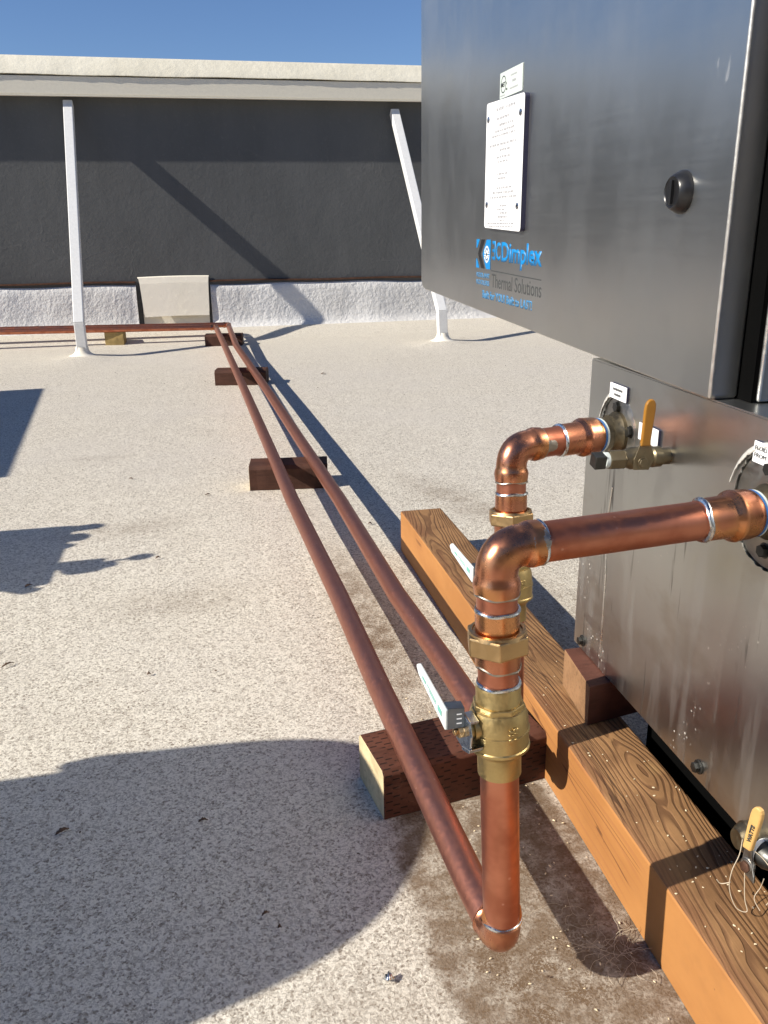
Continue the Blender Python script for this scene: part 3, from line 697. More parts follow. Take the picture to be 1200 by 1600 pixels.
# ---- near line
L1 = thing('copper_line', 'near copper line: left long pipe, riser with ball valve and union, arm to the cabinet', 'copper pipe', (.2275, .605, 0), 'two copper lines of the chiller')
B1, T1, F1 = (.2275, .603, .092), (.2160, .622, .4925), (.4865, .650, .494)
far1 = (.0185, 5.90, .092)
path1 = [(.2213, .682, .092), (.2031, 1.073, .092), (.1913, 1.431, .092), (.1616, 2.031, .092), (.112, 3.50, .092), (.0581, 4.968, .092), (.022, 5.86, .092)]
e, s_, e_ = elbow(L1, B1, T1, path1[0], .028)
pipe(L1, [tuple(e_ - (Vector(path1[0]) - Vector(B1)).normalized() * .008)] + path1 , name='long_pipe', mat='copper_old')
ring(L1, e_, Vector(path1[0]) - Vector(B1), PR, .0012, .0008, mat='flux')
P1 = riser(L1, B1, T1, (.1195, .2810, .3040, .3520, .3690, .3865, .4010, .4185, .4385, .4530), .088)
e, s_, e_ = elbow(L1, T1, B1, F1, .0395)
dh = (Vector(F1) - Vector(T1)).normalized()
smear(L1, T1, dh, (-.2, -1, .35), FR, .027, .0405, -.75, .45); pass
def H1(x): return Vector(T1) + dh * ((x - T1[0]) / dh.x)
pipe(L1, [H1(.245), H1(.416)], name='arm_pipe')
ring(L1, e_, dh, PR + .0006, .0016, .0014); ring(L1, H1(.4125), dh, PR + .0006, .0026, .0022, wob=.0009)
bm = bmesh.new(); lathe(bm, H1(.4125), dh, [(0, .0178), (0, .0194), (.0250, .0197), (.0275, .0204), (.0310, .0232), (.0335, .0240), (.0360, .0236), (.040, .0233), (.048, .0231), (.0530, .0222), (.0545, .0212)], 48); at(L1, link('adapter', bm, 'copper_fit', L1))
bm = bmesh.new(); lathe(bm, H1(.4655), dh, [(0, .0216), (.0025, .0220), (.0030, .020)], 40); at(L1, link('thread_tape', bm, 'tape', L1))
bm = bmesh.new(); lathe(bm, H1(.4682), dh, [(0, .0214), (.0030, .0216), (.0032, .020)], 40); at(L1, link('thread_tape', bm, 'tapew', L1))
# far corner and the run to the left
e, s_, e_ = elbow(L1, far1, path1[-1], (-1.34, 5.90, .112), .034, bend=.02)
pipe(L1, [tuple(e_ + Vector((.008, 0, 0))), (-1.34, 5.90, .112), (-6, 5.90, .13)], name='long_pipe', mat='copper', n=24)
# ---- rear line
L2 = thing('copper_line', 'rear copper line: right long pipe, riser behind the near one, short arm to the cabinet', 'copper pipe', (.33, .875, 0), 'two copper lines of the chiller')
B2, T2, F2 = (.3300, .875, .092), (.3340, .918, .4965), (.4865, .955, .4965)
far2 = (.1050, 6.00, .095)
path2 = [(.3239, 1.024, .092), (.3162, 1.152, .092), (.2978, 1.406, .092), (.2779, 2.003, .092), (.203, 3.50, .092), (.1226, 4.948, .092), (.1062, 5.96, .095)]
e, s_, e_ = elbow(L2, B2, T2, path2[0], .036)
pipe(L2, [tuple(e_ - (Vector(path2[0]) - Vector(B2)).normalized() * .008)] + path2, name='long_pipe', mat='copper_old')
P2 = riser(L2, B2, T2, (.1195, .2850, .3080, .3560, .3730, .3905, .4050, .4200, .4420, .4560), .086)
e, s_, e_ = elbow(L2, T2, B2, F2, .0395)
dh2 = (Vector(F2) - Vector(T2)).normalized()
def H2(x): return Vector(T2) + dh2 * ((x - T2[0]) / dh2.x)
pipe(L2, [H2(.360), H2(.405)], name='arm_pipe')
ring(L2, e_, dh2, PR + .0004, .0012, .0009, mat='flux'); ring(L2, H2(.3995), dh2, PR + .0006, .0020, .0018)
smear(L2, T2, dh2, (0, -1, .1), PR + .0008, .040, .052, -.3, .5)
bm = bmesh.new(); lathe(bm, H2(.3995), dh2, [(0, .0178), (0, .0194), (.0250, .0197), (.0275, .0204), (.0310, .0232), (.0335, .0240), (.0360, .0236), (.040, .0233), (.048, .0231), (.0530, .0222), (.0545, .0212)], 48); at(L2, link('adapter', bm, 'copper_fit', L2))
bm = bmesh.new(); lathe(bm, H2(.4525), dh2, [(0, .0210), (.0030, .0214), (.0034, .020)], 40); at(L2, link('thread_tape', bm, 'tape', L2))
bm = bmesh.new(); lathe(bm, H2(.4556), dh2, [(0, .0208), (.0030, .0210), (.0034, .020)], 40); at(L2, link('thread_tape', bm, 'tapew', L2))
e, s_, e_ = elbow(L2, far2, path2[-1], (-1.34, 6.00, .118), .034, bend=.02)
pipe(L2, [tuple(e_ + Vector((.008, 0, 0))), (-1.34, 6.00, .118), (-6, 6.00, .135)], name='long_pipe', mat='copper', n=24)

# ------------------------------------------------------------------ chiller
CX = .4865
ch = thing('chiller_cabinet', 'stainless steel chiller with hanging control box, nameplate and two pipe flanges', 'chiller', (.9, .6, .16))
def cut(o, cutters):
    for q in cutters:
        m = o.modifiers.new('cut', 'BOOLEAN'); m.operation = 'DIFFERENCE'; m.solver = 'EXACT'; m.object = q
    bpy.context.view_layer.update()
    me = bpy.data.meshes.new_from_object(o.evaluated_get(bpy.context.evaluated_depsgraph_get())); o.modifiers.clear(); o.data = me
    for q in cutters: bpy.data.objects.remove(q)
def ragged(cy, cz, r, x0, x1, seed):
    rnd = random.Random(seed); bm = bmesh.new(); n = 90; pts = []
    for k in range(n):
        th = 2 * math.pi * k / n; rr = r * (1 + .018 * rnd.uniform(-1, 1) + (.02 if k % 5 == 0 else 0))
        pts.append((x0, cy + rr * math.cos(th), cz + rr * math.sin(th)))
    prism(bm, pts, (x1 - x0, 0, 0)); return link('cutter', bm, 'steel', None, False)
FL = ((.648, .494, .0565, 3), (.955, .4965, .046, 5))
bm = bmesh.new(); box(bm, (CX, -.75, .1622), (CX + .012, 1.0415, .5745))
pn = link('lower_panel', bm, 'steel_low', None, False)
cut(pn, [ragged(cy, cz, r, CX - .02, CX + .03, sd_) for cy, cz, r, sd_ in FL]); pn.parent = ch; at(ch, pn)
bm = bmesh.new(); box(bm, (CX + .0135, -.75, .165), (1.25, 1.040, .5700)); at(ch, link('lower_body', bm, 'steel', ch, False, .003))
bm = bmesh.new(); box(bm, (CX + .0005, -.75, .5748), (1.25, 1.0405, .5765)); at(ch, link('top_tray', bm, 'steel', ch, False))
bm = bmesh.new(); box(bm, (.548, -.75, .012), (.60, .922, .1610)); at(ch, link('gap_shade_rail', bm, 'blackmat', ch, False, .002))  # black rail added to block light and darken the gap under the cabinet
bm = bmesh.new(); box(bm, (.86, -.75, .012), (.90, 1.03, .1610)); at(ch, link('gap_shade_rail', bm, 'blackmat', ch, False, .002))
# folded corner strip at the left and its welded seam
bm = bmesh.new()
seam = [(.9565, .1625), (.9560, .20), (.9575, .30), (.9640, .375), (.9605, .400), (.9575, .4245)]
for (y0, z0), (y1, z1) in zip(seam, seam[1:]): sweep(bm, [(CX - .0003, y0, z0), (CX - .0003, y1, z1)], [.0011, .0011], 8)
at(ch, link('panel_seam', bm, 'trim', ch))
for cy, cz, r, sd_ in FL:
    bm = bmesh.new(); lathe(bm, (CX + .0125, cy, cz), (-1, 0, 0), [(0, r - .0012), (.0105, r - .0012), (.0113, r - .0024), (.0113, .01)], 56); fl = at(ch, link('flange', bm, 'flange', ch))
    bm = bmesh.new(); lathe(bm, (CX + .0025, cy, cz), (-1, 0, 0), [(0, .0255), (.006, .0262), (.0125, .0225), (.0165, .0222), (.017, .018)], 40)
    q = link('flange_hub', bm, 'oldbrass', fl); q.location = (0, 0, 0)
    for th in (1.38, 2.9, 4.75, 6.0):
        c = Vector((CX + .0021, cy + .0345 * math.cos(th) * r / .05, cz + .0345 * math.sin(th) * r / .05))
        bm = bmesh.new(); lathe(bm, c, (-1, 0, 0), [(0, .0078), (.0012, .0078), (.0014, .006)], 20); hexprism(bm, c + Vector((-.0013, 0, 0)), (-1, 0, 0), .0062, .0048, th)
        q = link('bolt', bm, 'dark', fl, False, .0004); q.location = (0, 0, 0)
    # burr standing on the cut edge, on the far side only
    rnd = random.Random(sd_); bm = bmesh.new(); pts = []
    for k in range(40):
        th = 2.05 - 1.95 * (1 - k / 39) - .05; th = .15 + 1.75 * k / 39
        w_ = .0055 * math.sin(math.pi * (k + .5) / 40) * rnd.uniform(.75, 1.15)
        pts.append(((CX - .0008, cy + (r + .0065) * math.cos(th), cz + (r + .0065) * math.sin(th)), (CX - .0022, cy + (r + .0065 - w_) * math.cos(th), cz + (r + .0065 - w_) * math.sin(th))))
    A = [[bm.verts.new(p) for p in pr] for pr in pts]
    for a, b in zip(A, A[1:]): bm.faces.new((a[0], a[1], b[1], b[0]))
    q = at(ch, link('cut_burr', bm, 'burr', ch)); s_ = q.modifiers.new('t', 'SOLIDIFY'); s_.thickness = .001
for y, z in ((1.0125, .1765), (.7050, .1785), (.36, .18)):
    bm = bmesh.new(); c = Vector((CX - .0002, y, z)); lathe(bm, c, (-1, 0, 0), [(0, .0082), (.0014, .0082), (.0018, .006)], 20); hexprism(bm, c + Vector((-.0016, 0, 0)), (-1, 0, 0), .0060, .0055, .4)
    at(ch, link('bolt', bm, 'dark', ch, False, .0004))
# control box: door, its side, black gap, body behind
DX = .478
def zb(y): return .5765 + .0215 * (y - .75)
bm = bmesh.new(); yn, yf = .7513, 1.9551
poly = [(yn, .5790), (yn + .002, zb(yn))]
poly = [(yn, zb(yn) + .004), (yn + .004, zb(yn))] + [(yf - .035, zb(yf) + .0012), (yf - .012, zb(yf) + .006), (yf, zb(yf) + .020)] + [(yf, 1.62), (yn, 1.62)]
prism(bm, qr(poly, DX), (.0315, 0, 0))
door = at(ch, link('control_box_door', bm, 'steel', ch, False, .0035, 4))
bm = bmesh.new(); box(bm, (.5100, .7300, .5775), (.5148, .82, 1.60)); at(ch, link('door_gasket', bm, 'blackmat', ch, False))
bm = bmesh.new(); hexa(bm, [(.5150, .7262, .5775), (1.22, .7262, .5775), (1.22, 1.93, zb(1.93) + .022), (.5150, 1.93, zb(1.93) + .022), (.5150, .7262, 1.62), (1.22, .7262, 1.62), (1.22, 1.93, 1.62), (.5150, 1.93, 1.62)]); at(ch, link('upper_body', bm, 'steel', ch, False, .003, 3))
for xe, ye, z0_, nm in ((DX + .0012, .7525, .5790, 'door_edge_highlight'), (.5162, .7274, .5790, 'body_edge_highlight')):  # pale strips that paint the bright highlight along both upright edges
    bm = bmesh.new(); lathe(bm, (xe, ye, z0_), (0, 0, 1), [(0, .0006), (.002, .0020), (1.035, .0020), (1.038, .0006)], 24); at(ch, link(nm, bm, 'edge', ch))
# quarter turn lock
bm = bmesh.new(); lk = (DX, .8385, .774)
lathe(bm, lk, (-1, 0, 0), [(-.004, .0212), (.002, .0212), (.004, .0205), (.0115, .0165), (.0125, .0150), (.0115, .0140), (.0105, .0)], 44); ql = at(ch, link('door_lock', bm, 'black', ch))
bm = bmesh.new(); box(bm, (lk[0] - .0145, lk[1] - .0018, lk[2] - .0115), (lk[0] - .0100, lk[1] + .0018, lk[2] + .0115)); q = link('lock_wing', bm, 'black', ql, False, .0006); q.location = (0, 0, 0)
# nameplate with screws and rows of tiny print, sticker tucked above it
def plate(name, ya, yb, za, zc, th, face, core, par_, x=DX, rc=.006, slope=0):
    n = 5; pts = []
    for cy, cz, a0 in ((ya - rc, zc - rc, 0), (yb + rc, zc - rc, 90), (yb + rc, za + rc, 180), (ya - rc, za + rc, 270)):
        for i in range(n + 1):
            a = R_(a0 + 90 * i / n); yy = cy + rc * math.cos(a); pts.append((yy, cz + rc * math.sin(a) + slope * (yy - (ya + yb) / 2)))
    bm = bmesh.new(); prism(bm, qr(pts, x - th), (th, 0, 0)); base = at(par_, link(name, bm, core, par_, False))
    bm = bmesh.new(); prism(bm, qr(pts, x - th - .0006), (.0004, 0, 0)); q = link('face', bm, face, base, False); q.location = (0, 0, 0)
    return base
npl = plate('nameplate', 1.4665, 1.2885, .7352, .9275, .0075, 'plate', 'plate_core', ch, slope=.03)
for y, z in ((1.455, .905), (1.303, .900), (1.454, .774), (1.3045, .7695)):
    bm = bmesh.new(); lathe(bm, (DX - .0080, y, z), (-1, 0, 0), [(0, .0052), (.0014, .0048), (.0020, .003), (.0021, 0)], 20); q = link('screw', bm, 'zinc', npl); q.location = (0, 0, 0)
bm = bmesh.new(); rnd = random.Random(3); z = .912
def stroke(ya, yb, zz, h=.0008):
    xq = DX - .0084
    v = [bm.verts.new((xq, a, b)) for a, b in ((ya, zz), (yb, zz), (yb, zz + h), (ya, zz + h))]; bm.faces.new(v)
def row(z, c, wd, h):
    y = c + wd / 2
    while y > c - wd / 2:
        k = rnd.uniform(.004, .013)
        yy = y
        while yy > y - k:
            stroke(yy, yy - .0010, z, h); 
            if rnd.random() < .6: stroke(yy, yy - .0019, z + rnd.choice((0, h * .45, h * .8)), h * .2)
            yy -= .0024
        y -= k + .0035
cy_ = 1.378
for z, wd, h in ((.913, .085, .0045), (.900, .06, .0038), (.890, .07, .0038), (.882, .09, .0034), (.8755, .11, .0034), (.862, .13, .0038), (.8535, .035, .0034), (.843, .06, .0034), (.8365, .04, .003), (.818, .04, .0032), (.8115, .03, .0032),
                  (.797, .07, .0032), (.790, .10, .0034), (.783, .12, .0034), (.770, .03, .003), (.7645, .045, .003), (.759, .03, .003), (.7525, .045, .003), (.7475, .02, .003), (.743, .13, .0028), (.7385, .11, .0026)):
    row(z, cy_ + rnd.uniform(-.008, .008), wd, h)
for z in (.871, .8505, .7795, .7555): stroke(1.455, 1.300, z, .0007)
q = link('print', bm, 'greyprint', npl, False); q.location = (0, 0, 0); q['kind'] = 'stuff'
stk = plate('certification_sticker', 1.4235, 1.3205, .9315, .9685, .0004, 'sticker', 'sticker', ch, rc=.001)
bm = bmesh.new()
n = 28
for k in range(n):
    a0, a1 = 2 * math.pi * k / n, 2 * math.pi * (k + 1) / n
    pr = [(1.4065 + .0125 * math.cos(a0), .951 + .0125 * math.sin(a0)), (1.4065 + .0125 * math.cos(a1), .951 + .0125 * math.sin(a1)), (1.4065 + .0108 * math.cos(a1), .951 + .0108 * math.sin(a1)), (1.4065 + .0108 * math.cos(a0), .951 + .0108 * math.sin(a0))]
    bm.faces.new([bm.verts.new((DX - .0012, y, z)) for y, z in pr])
q = link('emblem_ring', bm, 'darkprint', stk, False); q.location = (0, 0, 0)
bx_ = Vector((0, 0, 0))
def txt(name, body, m, par_, y, z, h, wd=None, x=DX, bold=0, sp=1.0):
    o = text(name, body, m, par_, (x, y, z), h, wd, bold=bold, spacing=sp)
    if par_ is ch: at(ch, o)
    return o
txt('lettering', 'MET', 'darkprint', stk, 1.4165, .9475, .0065, .020, DX - .0012, .015)
txt('lettering', 'c', 'darkprint', stk, 1.392, .949, .003, None, DX - .0012); txt('lettering', 'us', 'darkprint', stk, 1.3935, .941, .003, .006, DX - .0012)
def dashes(par_, x, rows_, m='greyprint'):
    rd = random.Random(9); bm = bmesh.new()
    for y0, y1, z, h in rows_:
        y = y0
        while y > y1:
            k = rd.uniform(.0012, .0030); v = [bm.verts.new((x, a_, b_)) for a_, b_ in ((y, z), (y - k, z), (y - k, z + h), (y, z + h))]; bm.faces.new(v); y -= k + .0009
    q = link('print', bm, m, par_, False); q.location = (0, 0, 0); q['kind'] = 'stuff'
dashes(stk, DX - .0012, ((1.374, 1.346, .958, .0022), (1.366, 1.350, .949, .0034), (1.376, 1.340, .940, .0022), (1.420, 1.398, .9345, .0016)))
# printed logo on the door
PX = DX - .0004
def flat(name, polys, m):
    bm = bmesh.new()
    for p in polys: bm.faces.new([bm.verts.new((PX, y, z)) for y, z in p])
    return at(ch, link(name, bm, m, ch, False))
ey0, ey1, ez0, ez1 = 1.533, 1.452, .6690, .7180
def E(u, v): return (ey0 + (ey1 - ey0) * u, ez0 + (ez1 - ez0) * v)
flat('logo_emblem', [[E(0, 1), E(.24, 1), E(.06, .70), E(0, .70)], [E(0, 0), E(.24, 0), E(.06, .32), E(0, .32)], [E(.72, 1), E(1, 1), E(1, 0), E(.72, 0), E(.45, .5)]], 'blue')
flat('logo_chevron', [[E(.36, 1), E(.60, 1), E(.30, .5), E(.60, 0), E(.36, 0), E(.12, .5)]], 'black')
pol = []
cz_, cy0 = .5, .76
def rot_(px, py, a): return (px * math.cos(a) - py * math.sin(a), px * math.sin(a) + py * math.cos(a))
for k in range(6):
    a = k * math.pi / 3
    for q in ([(-.004 / .08, 0), (.004 / .08, 0), (.004 / .08, .29), (-.004 / .08, .29)], [(0, .14), (.13, .24), (.10, .28), (0, .20)], [(0, .14), (-.13, .24), (-.10, .28), (0, .20)]):
        pol.append([E(cy0 + rot_(x, y, a)[0] * .62, cz_ + rot_(x, y, a)[1]) for x, y in q])
bm = bmesh.new()
for p in pol: bm.faces.new([bm.verts.new((PX - .0003, y, z)) for y, z in p])
at(ch, link('logo_snowflake', bm, 'snow', ch, False))
flat('logo_rule', [[(1.4455, .6683), (1.2120, .6661), (1.2120, .6645), (1.4455, .6665)]], 'darkprint')
txt('lettering', 'ƎC', 'blue', ch, 1.4440, .6848, .0315, .043, bold=.03)
txt('lettering', 'Dimplex', 'blue', ch, 1.3960, .6745, .0410, .182, bold=.03)
txt('lettering', 'Thermal Solutions', 'darkprint', ch, 1.4430, .6400, .0228, .232)
txt('lettering', 'KOOLANT', 'blue2', ch, 1.5300, .6530, .0085, .074, bold=.02); txt('lettering', 'KOOLERS', 'blue2', ch, 1.5300, .6405, .0085, .074, bold=.02)
txt('lettering', 'Built for YOU! Built to LAST!', 'blue2', ch, 1.4930, .6180, .0145, .246, bold=.03)
# small engraved tags near the flanges
t1 = plate('tag', .9792, .9345, .5375, .5560, .0022, 'plate', 'plate_core', ch, CX, .0008)
t1.location.z -= 0
t2 = plate('tag', .8965, .8510, .5028, .5232, .0028, 'plate', 'plate_core', ch, CX, .0012)
t3 = plate('tag', .6790, .6300, .5340, .5540, .0022, 'plate', 'plate_core', ch, CX, .0008)
txt('lettering', 'FLUID', 'darkprint', t3, .6765, .5462, .0038, .0175, CX - .0032); txt('lettering', 'FROM', 'darkprint', t3, .6765, .5395, .0038, .0175, CX - .0032)
dashes(t1, CX - .0032, ((.970, .946, .5480, .0030), (.966, .950, .5415, .0030)), 'darkprint')

# ------------------------------------------------------------------ drain valves
dv = thing('drain_valve', 'small tarnished drain valve with upright yellow lever below the rear flange', 'valve', (.43, .83, .5))
bm = bmesh.new(); ax = (-1, 0, .006); o0 = Vector((CX, .832, .4985))
lathe(bm, o0, ax, [(0, .0095), (.010, .0095), (.0105, .0115), (.020, .0118), (.022, .0100), (.026, .0098), (.034, .0125), (.046, .0125), (.052, .0098), (.054, .0098)], 28); at(dv, link('body', bm, 'oldbrass', dv))
bm = bmesh.new(); hexprism(bm, o0 + Vector((-.054, 0, 0)), ax, .0115, .018, .2); at(dv, link('hex_end', bm, 'oldbrass', dv, False, .0008))
bm = bmesh.new(); lathe(bm, o0 + Vector((-.072, 0, 0)), ax, [(0, .0088), (.0045, .0088), (.005, .006)], 24); at(dv, link('thread_tape', bm, 'tapew', dv))
bm = bmesh.new(); c = o0 + Vector((-.0765, 0, 0)); a_, u_, v_ = frame(ax); prism(bm, [c + (u_ * math.cos(k * math.pi / 2 + .6) + v_ * math.sin(k * math.pi / 2 + .6)) * .0105 for k in range(4)], a_ * .013); at(dv, link('square_plug', bm, 'dark', dv, False, .0008))
bm = bmesh.new(); lathe(bm, o0 + Vector((-.040, -.008, 0)), (0, -1, 0), [(0, .008), (.008, .0078), (.0085, .006), (.012, .006)], 24)
prism(bm, [o0 + Vector(q) for q in ((-.050, -.0165, -.008), (-.032, -.0165, -.009), (-.026, -.0165, .004), (-.033, -.0165, .022), (-.044, -.0165, .022), (-.050, -.0165, .004))], (0, -.0018, 0))
hexprism(bm, o0 + Vector((-.040, -.0180, 0)), (0, -1, 0), .0052, .004, .2)
at(dv, link('stem', bm, 'oldbrass', dv, False, .0005))
bm = bmesh.new(); zz = [(.018, .0062), (.024, .0055), (.045, .0060), (.058, .0064), (.064, .0058), (.0675, .004), (.0692, .0015)]
Lp = [o0 + Vector((-.0385 - w_ + .05 * (h_ - .018), -.0150, h_)) for h_, w_ in zz] + [o0 + Vector((-.0385 + w_ + .05 * (h_ - .018), -.0150, h_)) for h_, w_ in reversed(zz)]
prism(bm, Lp, (0, -.0048, 0)); at(dv, link('grip', bm, 'yellow', dv, False, .0018, 3))
bm = bmesh.new(); lathe(bm, (CX - .0004, .8515, .4935), (-1, 0, 0), [(0, .0078), (.0018, .0078), (.0022, .006)], 20); hexprism(bm, (CX - .0025, .8515, .4935), (-1, 0, 0), .0055, .004, .2); at(ch, link('bolt', bm, 'zinc', ch, False, .0004))

dn = thing('drain_valve', 'drain valve with faded tan lever near the lower right over the timber', 'valve', (.47, .6, .15))
bm = bmesh.new(); lathe(bm, (CX, .606, .166), (-1, 0, 0), [(0, .0160), (.007, .0165), (.008, .0150), (.012, .0135), (.016, .0105), (.017, .010)], 36); at(dn, link('hose_boss', bm, 'oldbrass', dn))
cv = Vector((.4735, .588, .1600))
bm = bmesh.new(); lathe(bm, cv + Vector((.006, .012, .004)), (.35, -1, 0), [(0, .0100), (.010, .0105), (.012, .0125), (.022, .0130), (.030, .0105), (.034, .0105)], 32); at(dn, link('body', bm, 'dark', dn))
bm = bmesh.new(); lathe(bm, cv + Vector((.0095, .002, .004)), (.35, -1, 0), [(0, .0128), (.004, .0134), (.0045, .0125)], 32); at(dn, link('thread_tape', bm, 'snow', dn))
bm = bmesh.new(); lathe(bm, cv + Vector((-.004, -.006, -.005)), (-1, -.2, .1), [(0, .0085), (.003, .0085), (.0035, .007), (.0050, .0068)], 20)
prism(bm, [cv + Vector(q) for q in ((-.006, -.006, -.014), (-.004, .004, -.010), (-.001, .006, .004), (-.002, .002, .020), (-.003, -.005, .020), (-.004, -.010, .004), (-.005, -.018, -.008), (-.006, -.020, -.014))], (-.0022, -.0004, 0)); at(dn, link('stem_plate', bm, 'flange', dn, False, .0006))
bm = bmesh.new(); lathe(bm, cv + Vector((-.010, -.007, -.005)), (-1, -.2, .1), [(-.003, .006), (.0005, .0058), (.001, .004)], 6); at(dn, link('stem_nut', bm, 'bar', dn))
gv = cv + Vector((-.0045, -.004, .014)); bm = bmesh.new(); zz = [(0, .0046), (.008, .0048), (.028, .0055), (.044, .0058), (.050, .0052), (.0535, .0036), (.055, .0013)]
gd = Vector((-.02, -.16, 1)).normalized(); gs = Vector((.35, -1, 0)).normalized()
prism(bm, [gv + gd * h_ - gs * w_ for h_, w_ in zz] + [gv + gd * h_ + gs * w_ for h_, w_ in reversed(zz)], (-.0055, -.001, 0)); gr = at(dn, link('grip', bm, 'tan', dn, False, .0018, 3))
nrm_ = Vector((-1, -.35, .0)).normalized(); nrm_ = (nrm_ - gd * nrm_.dot(gd)).normalized()
Bm = Matrix((gd * 1.0, nrm_.cross(gd), nrm_)).transposed()
at(dn, text('lettering', 'WATTS', 'darkprint', dn, gv + gd * .012 + nrm_ * .0064 - nrm_.cross(gd) * .0020, .0040, .022, axis=Bm, ext=.0004, bold=.03))
rnd = random.Random(11)
def strand(bm, p, n, step, r, gravity=0, up=None, lim=None):
    p = Vector(p); d = Vector((rnd.uniform(-1, 1), rnd.uniform(-1, 1), 0)).normalized(); pts = [p.copy()]
    for i in range(n):
        d = (d + Vector((rnd.uniform(-1, 1), rnd.uniform(-1, 1), rnd.uniform(-.3, .3))) * .55).normalized(); p = p + d * step
        if lim and p.z < lim[0]: p.z = lim[0] + r
        if lim and p.z > lim[1]: p.z = lim[1]
        pts.append(p.copy())
    sweep(bm, pts, [r] * len(pts), 5)
bm = bmesh.new()
def loop(pts, r=.0006):
    pts = [Vector(p) for p in pts]; sm = []
    for i in range(len(pts) - 1):
        p0, p1, p2, p3 = pts[max(i - 1, 0)], pts[i], pts[i + 1], pts[min(i + 2, len(pts) - 1)]
        for k in range(6):
            t = k / 6; sm.append(.5 * ((2 * p1) + (p2 - p0) * t + (2 * p0 - 5 * p1 + 4 * p2 - p3) * t * t + (3 * p1 - p0 - 3 * p2 + p3) * t ** 3))
    sm.append(pts[-1]); sweep(bm, sm, [r] * len(sm), 6)
c = cv
loop([c + Vector(q) for q in ((-.008, .004, .018), (-.012, .000, .004), (-.020, -.003, -.012), (-.022, -.006, -.030), (-.018, -.014, -.046), (-.010, -.020, -.047), (-.010, -.014, -.036), (-.009, -.007, -.010))], .00045)
loop([c + Vector(q) for q in ((-.002, -.026, -.004), (-.001, -.022, -.018), (-.006, -.022, -.030), (-.004, -.030, -.038))], .0004)
loop([c + Vector(q) for q in ((-.008, -.003, .016), (.002, -.014, .010), (.006, -.030, .000), (.004, -.034, -.018), (.000, -.032, -.030))], .0004)
loop([c + Vector(q) for q in ((-.020, -.004, -.024), (-.026, .002, -.030), (-.030, .004, -.026))], .0005)
at(dn, link('twine', bm, 'fibre', dn))

# ------------------------------------------------------------------ small litter
bm = bmesh.new()
for k in range(9): strand(bm, (.350 + rnd.uniform(-.01, .015), .70 + rnd.uniform(-.06, .02), .005), 12, .0042, .0002, lim=(.003, .014))
for k in range(22): strand(bm, (.374 + rnd.uniform(-.018, .02), .640 + rnd.uniform(-.012, .016), .006), 12, .0036, .00022, lim=(.003, .016))
o = link('fibre_tangle', bm, 'fibre'); o['kind'] = 'stuff'; tag(o, 'tangle of pale fibres lying on the roof beside the timber', 'litter')
bm = bmesh.new()
def crumb(bm, p, s):
    r = bmesh.ops.create_icosphere(bm, subdivisions=1, radius=s)['verts']
    a = rnd.uniform(0, 6.28)
    for v in r:
        x, y = v.co.x * 1.5, v.co.y * .8; v.co = Vector((x * math.cos(a) - y * math.sin(a), x * math.sin(a) + y * math.cos(a), v.co.z * .5)) * rnd.uniform(.8, 1.2) + Vector(p)
for k in range(70):
    y = rnd.choice((rnd.gauss(.60, .06), rnd.gauss(.83, .10), rnd.uniform(.45, 1.1))); x = rnd.uniform(.418, .506) if y > .7 else rnd.gauss(.462, .02)
    if .415 < x < .508 and not (.44 < x and .9 < y < 1.03): crumb(bm, (x, y, .1006), rnd.uniform(.0006, .0014))
for k in range(160):
    x, y = rnd.uniform(.23, .405), rnd.uniform(.52, 1.2); crumb(bm, (x, y, .002), rnd.uniform(.0006, .0016))
o = link('wood_crumbs', bm, 'chip', None, False); o['kind'] = 'stuff'; tag(o, 'pale wood crumbs scattered on the timber and round its foot', 'litter')
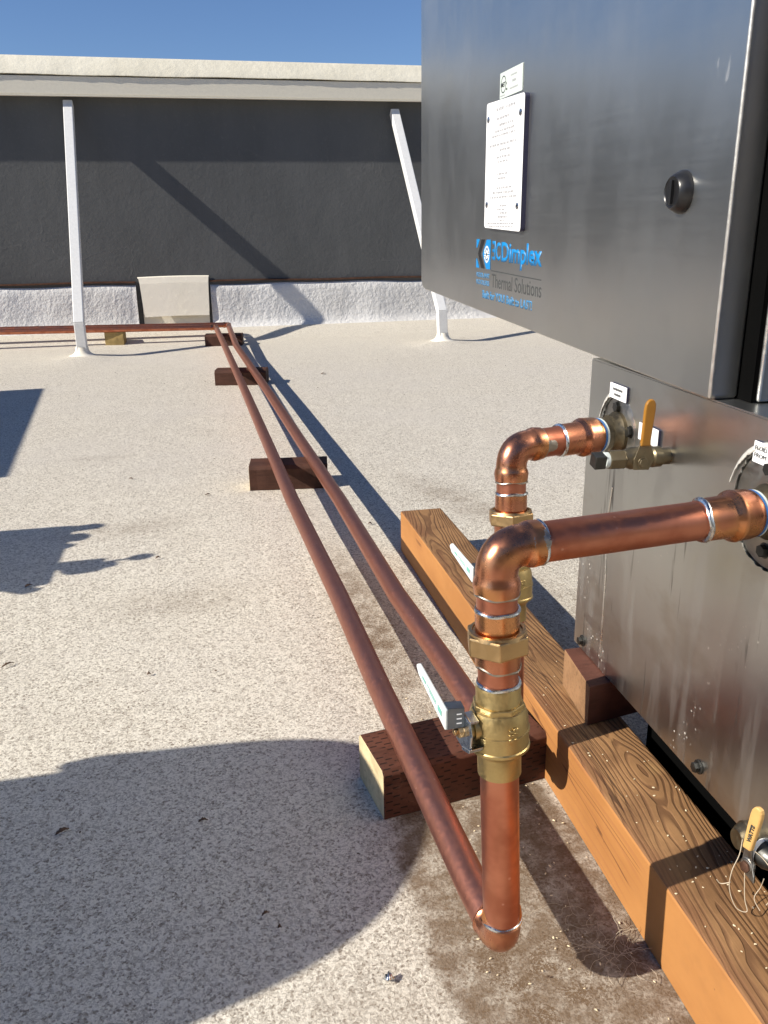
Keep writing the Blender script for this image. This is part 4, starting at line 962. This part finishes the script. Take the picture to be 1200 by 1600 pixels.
def leaf(label, x, y, L_, W_, rot, m='leaf', cat='leaf', name='dry_leaf', z=.003):
    if name == 'dry_leaf': L_ *= .75; W_ *= .7
    bm = bmesh.new(); n = 7; A, Bq = [], []
    for i in range(n + 1):
        f = i / n; w_ = W_ * math.sin(math.pi * min(1, f * 1.05 + .02)) * .5 * (1 + .2 * math.sin(i * 2.3)) + .0003
        A.append(bm.verts.new((L_ * (f - .5), w_, .004 * math.sin(f * 3.1) + .0015 * (i % 2)))); Bq.append(bm.verts.new((L_ * (f - .5), -w_, .003 * math.sin(f * 3.1))))
    for i in range(n): bm.faces.new((A[i], A[i + 1], Bq[i + 1], Bq[i]))
    o = link(name, bm, m); s = o.modifiers.new('t', 'SOLIDIFY'); s.thickness = .0008
    o.location = (x, y, z); o.rotation_euler = (0, 0, R_(rot)); return tag(o, label, cat, 'dry leaves and bits on the roof' if name == 'dry_leaf' else None)
leaf('curled dry leaf in the large shadow at lower left', -.2433, .9735, .024, .007, 30)
leaf('thin dry leaf in the middle of the large round shadow', -.0629, .9555, .016, .004, 5)
leaf('small dark flake near the inner edge of the large shadow', .0071, .7776, .013, .003, 20)
leaf('dark flake below the inner edge of the large shadow', .0213, .7547, .006, .005, 0)
leaf('dark twig at the left picture edge above the large shadow', -.4102, 1.46, .030, .004, 40)
leaf('small round dark flake on bare roof above the large shadow', -.1573, 1.3701, .008, .007, 10)
leaf('dark flake right of the jagged shadow tip', -.1700, 1.9296, .016, .006, 25)
leaf('dark flake just under the jagged shadow', -.4411, 1.8261, .022, .008, 35)
leaf('thin twig left of the second wood block from the camera', -.0519, 2.4044, .022, .006, 8)
leaf('dark flake right of the far stretch of the pipes', .546, 4.384, .035, .02, 10)
leaf('lone dark flake on pale roof above the rear riser', 1.0405, 2.8045, .03, .012, 0)
leaf('dark flake between the pipe shadow and the timber end', .3631, 2.0491, .014, .008, -20)
leaf('thin twig on open roof left of the pipes', -.2861, 2.6293, .022, .004, -30)
o = leaf('scrap of crumpled silver foil on the roof near the bottom edge', .1275, .662, .012, .009, -15, 'foil', 'foil scrap', 'foil_scrap', .004)
bm = bmesh.new()
for k in range(110):
    x, y = rnd.uniform(-1.2, 1.6), rnd.uniform(.6, 4.8); s = rnd.uniform(.001, .0022)
    if .05 < x < .55 and y < 2.5 and rnd.random() < .3: continue
    crumb(bm, (x, y, .003), s * (.6 + y * .18))
o = link('roof_grit', bm, 'leaf', None, False); o['kind'] = 'stuff'; tag(o, 'dark grit and bark bits scattered over the pale roof', 'litter')
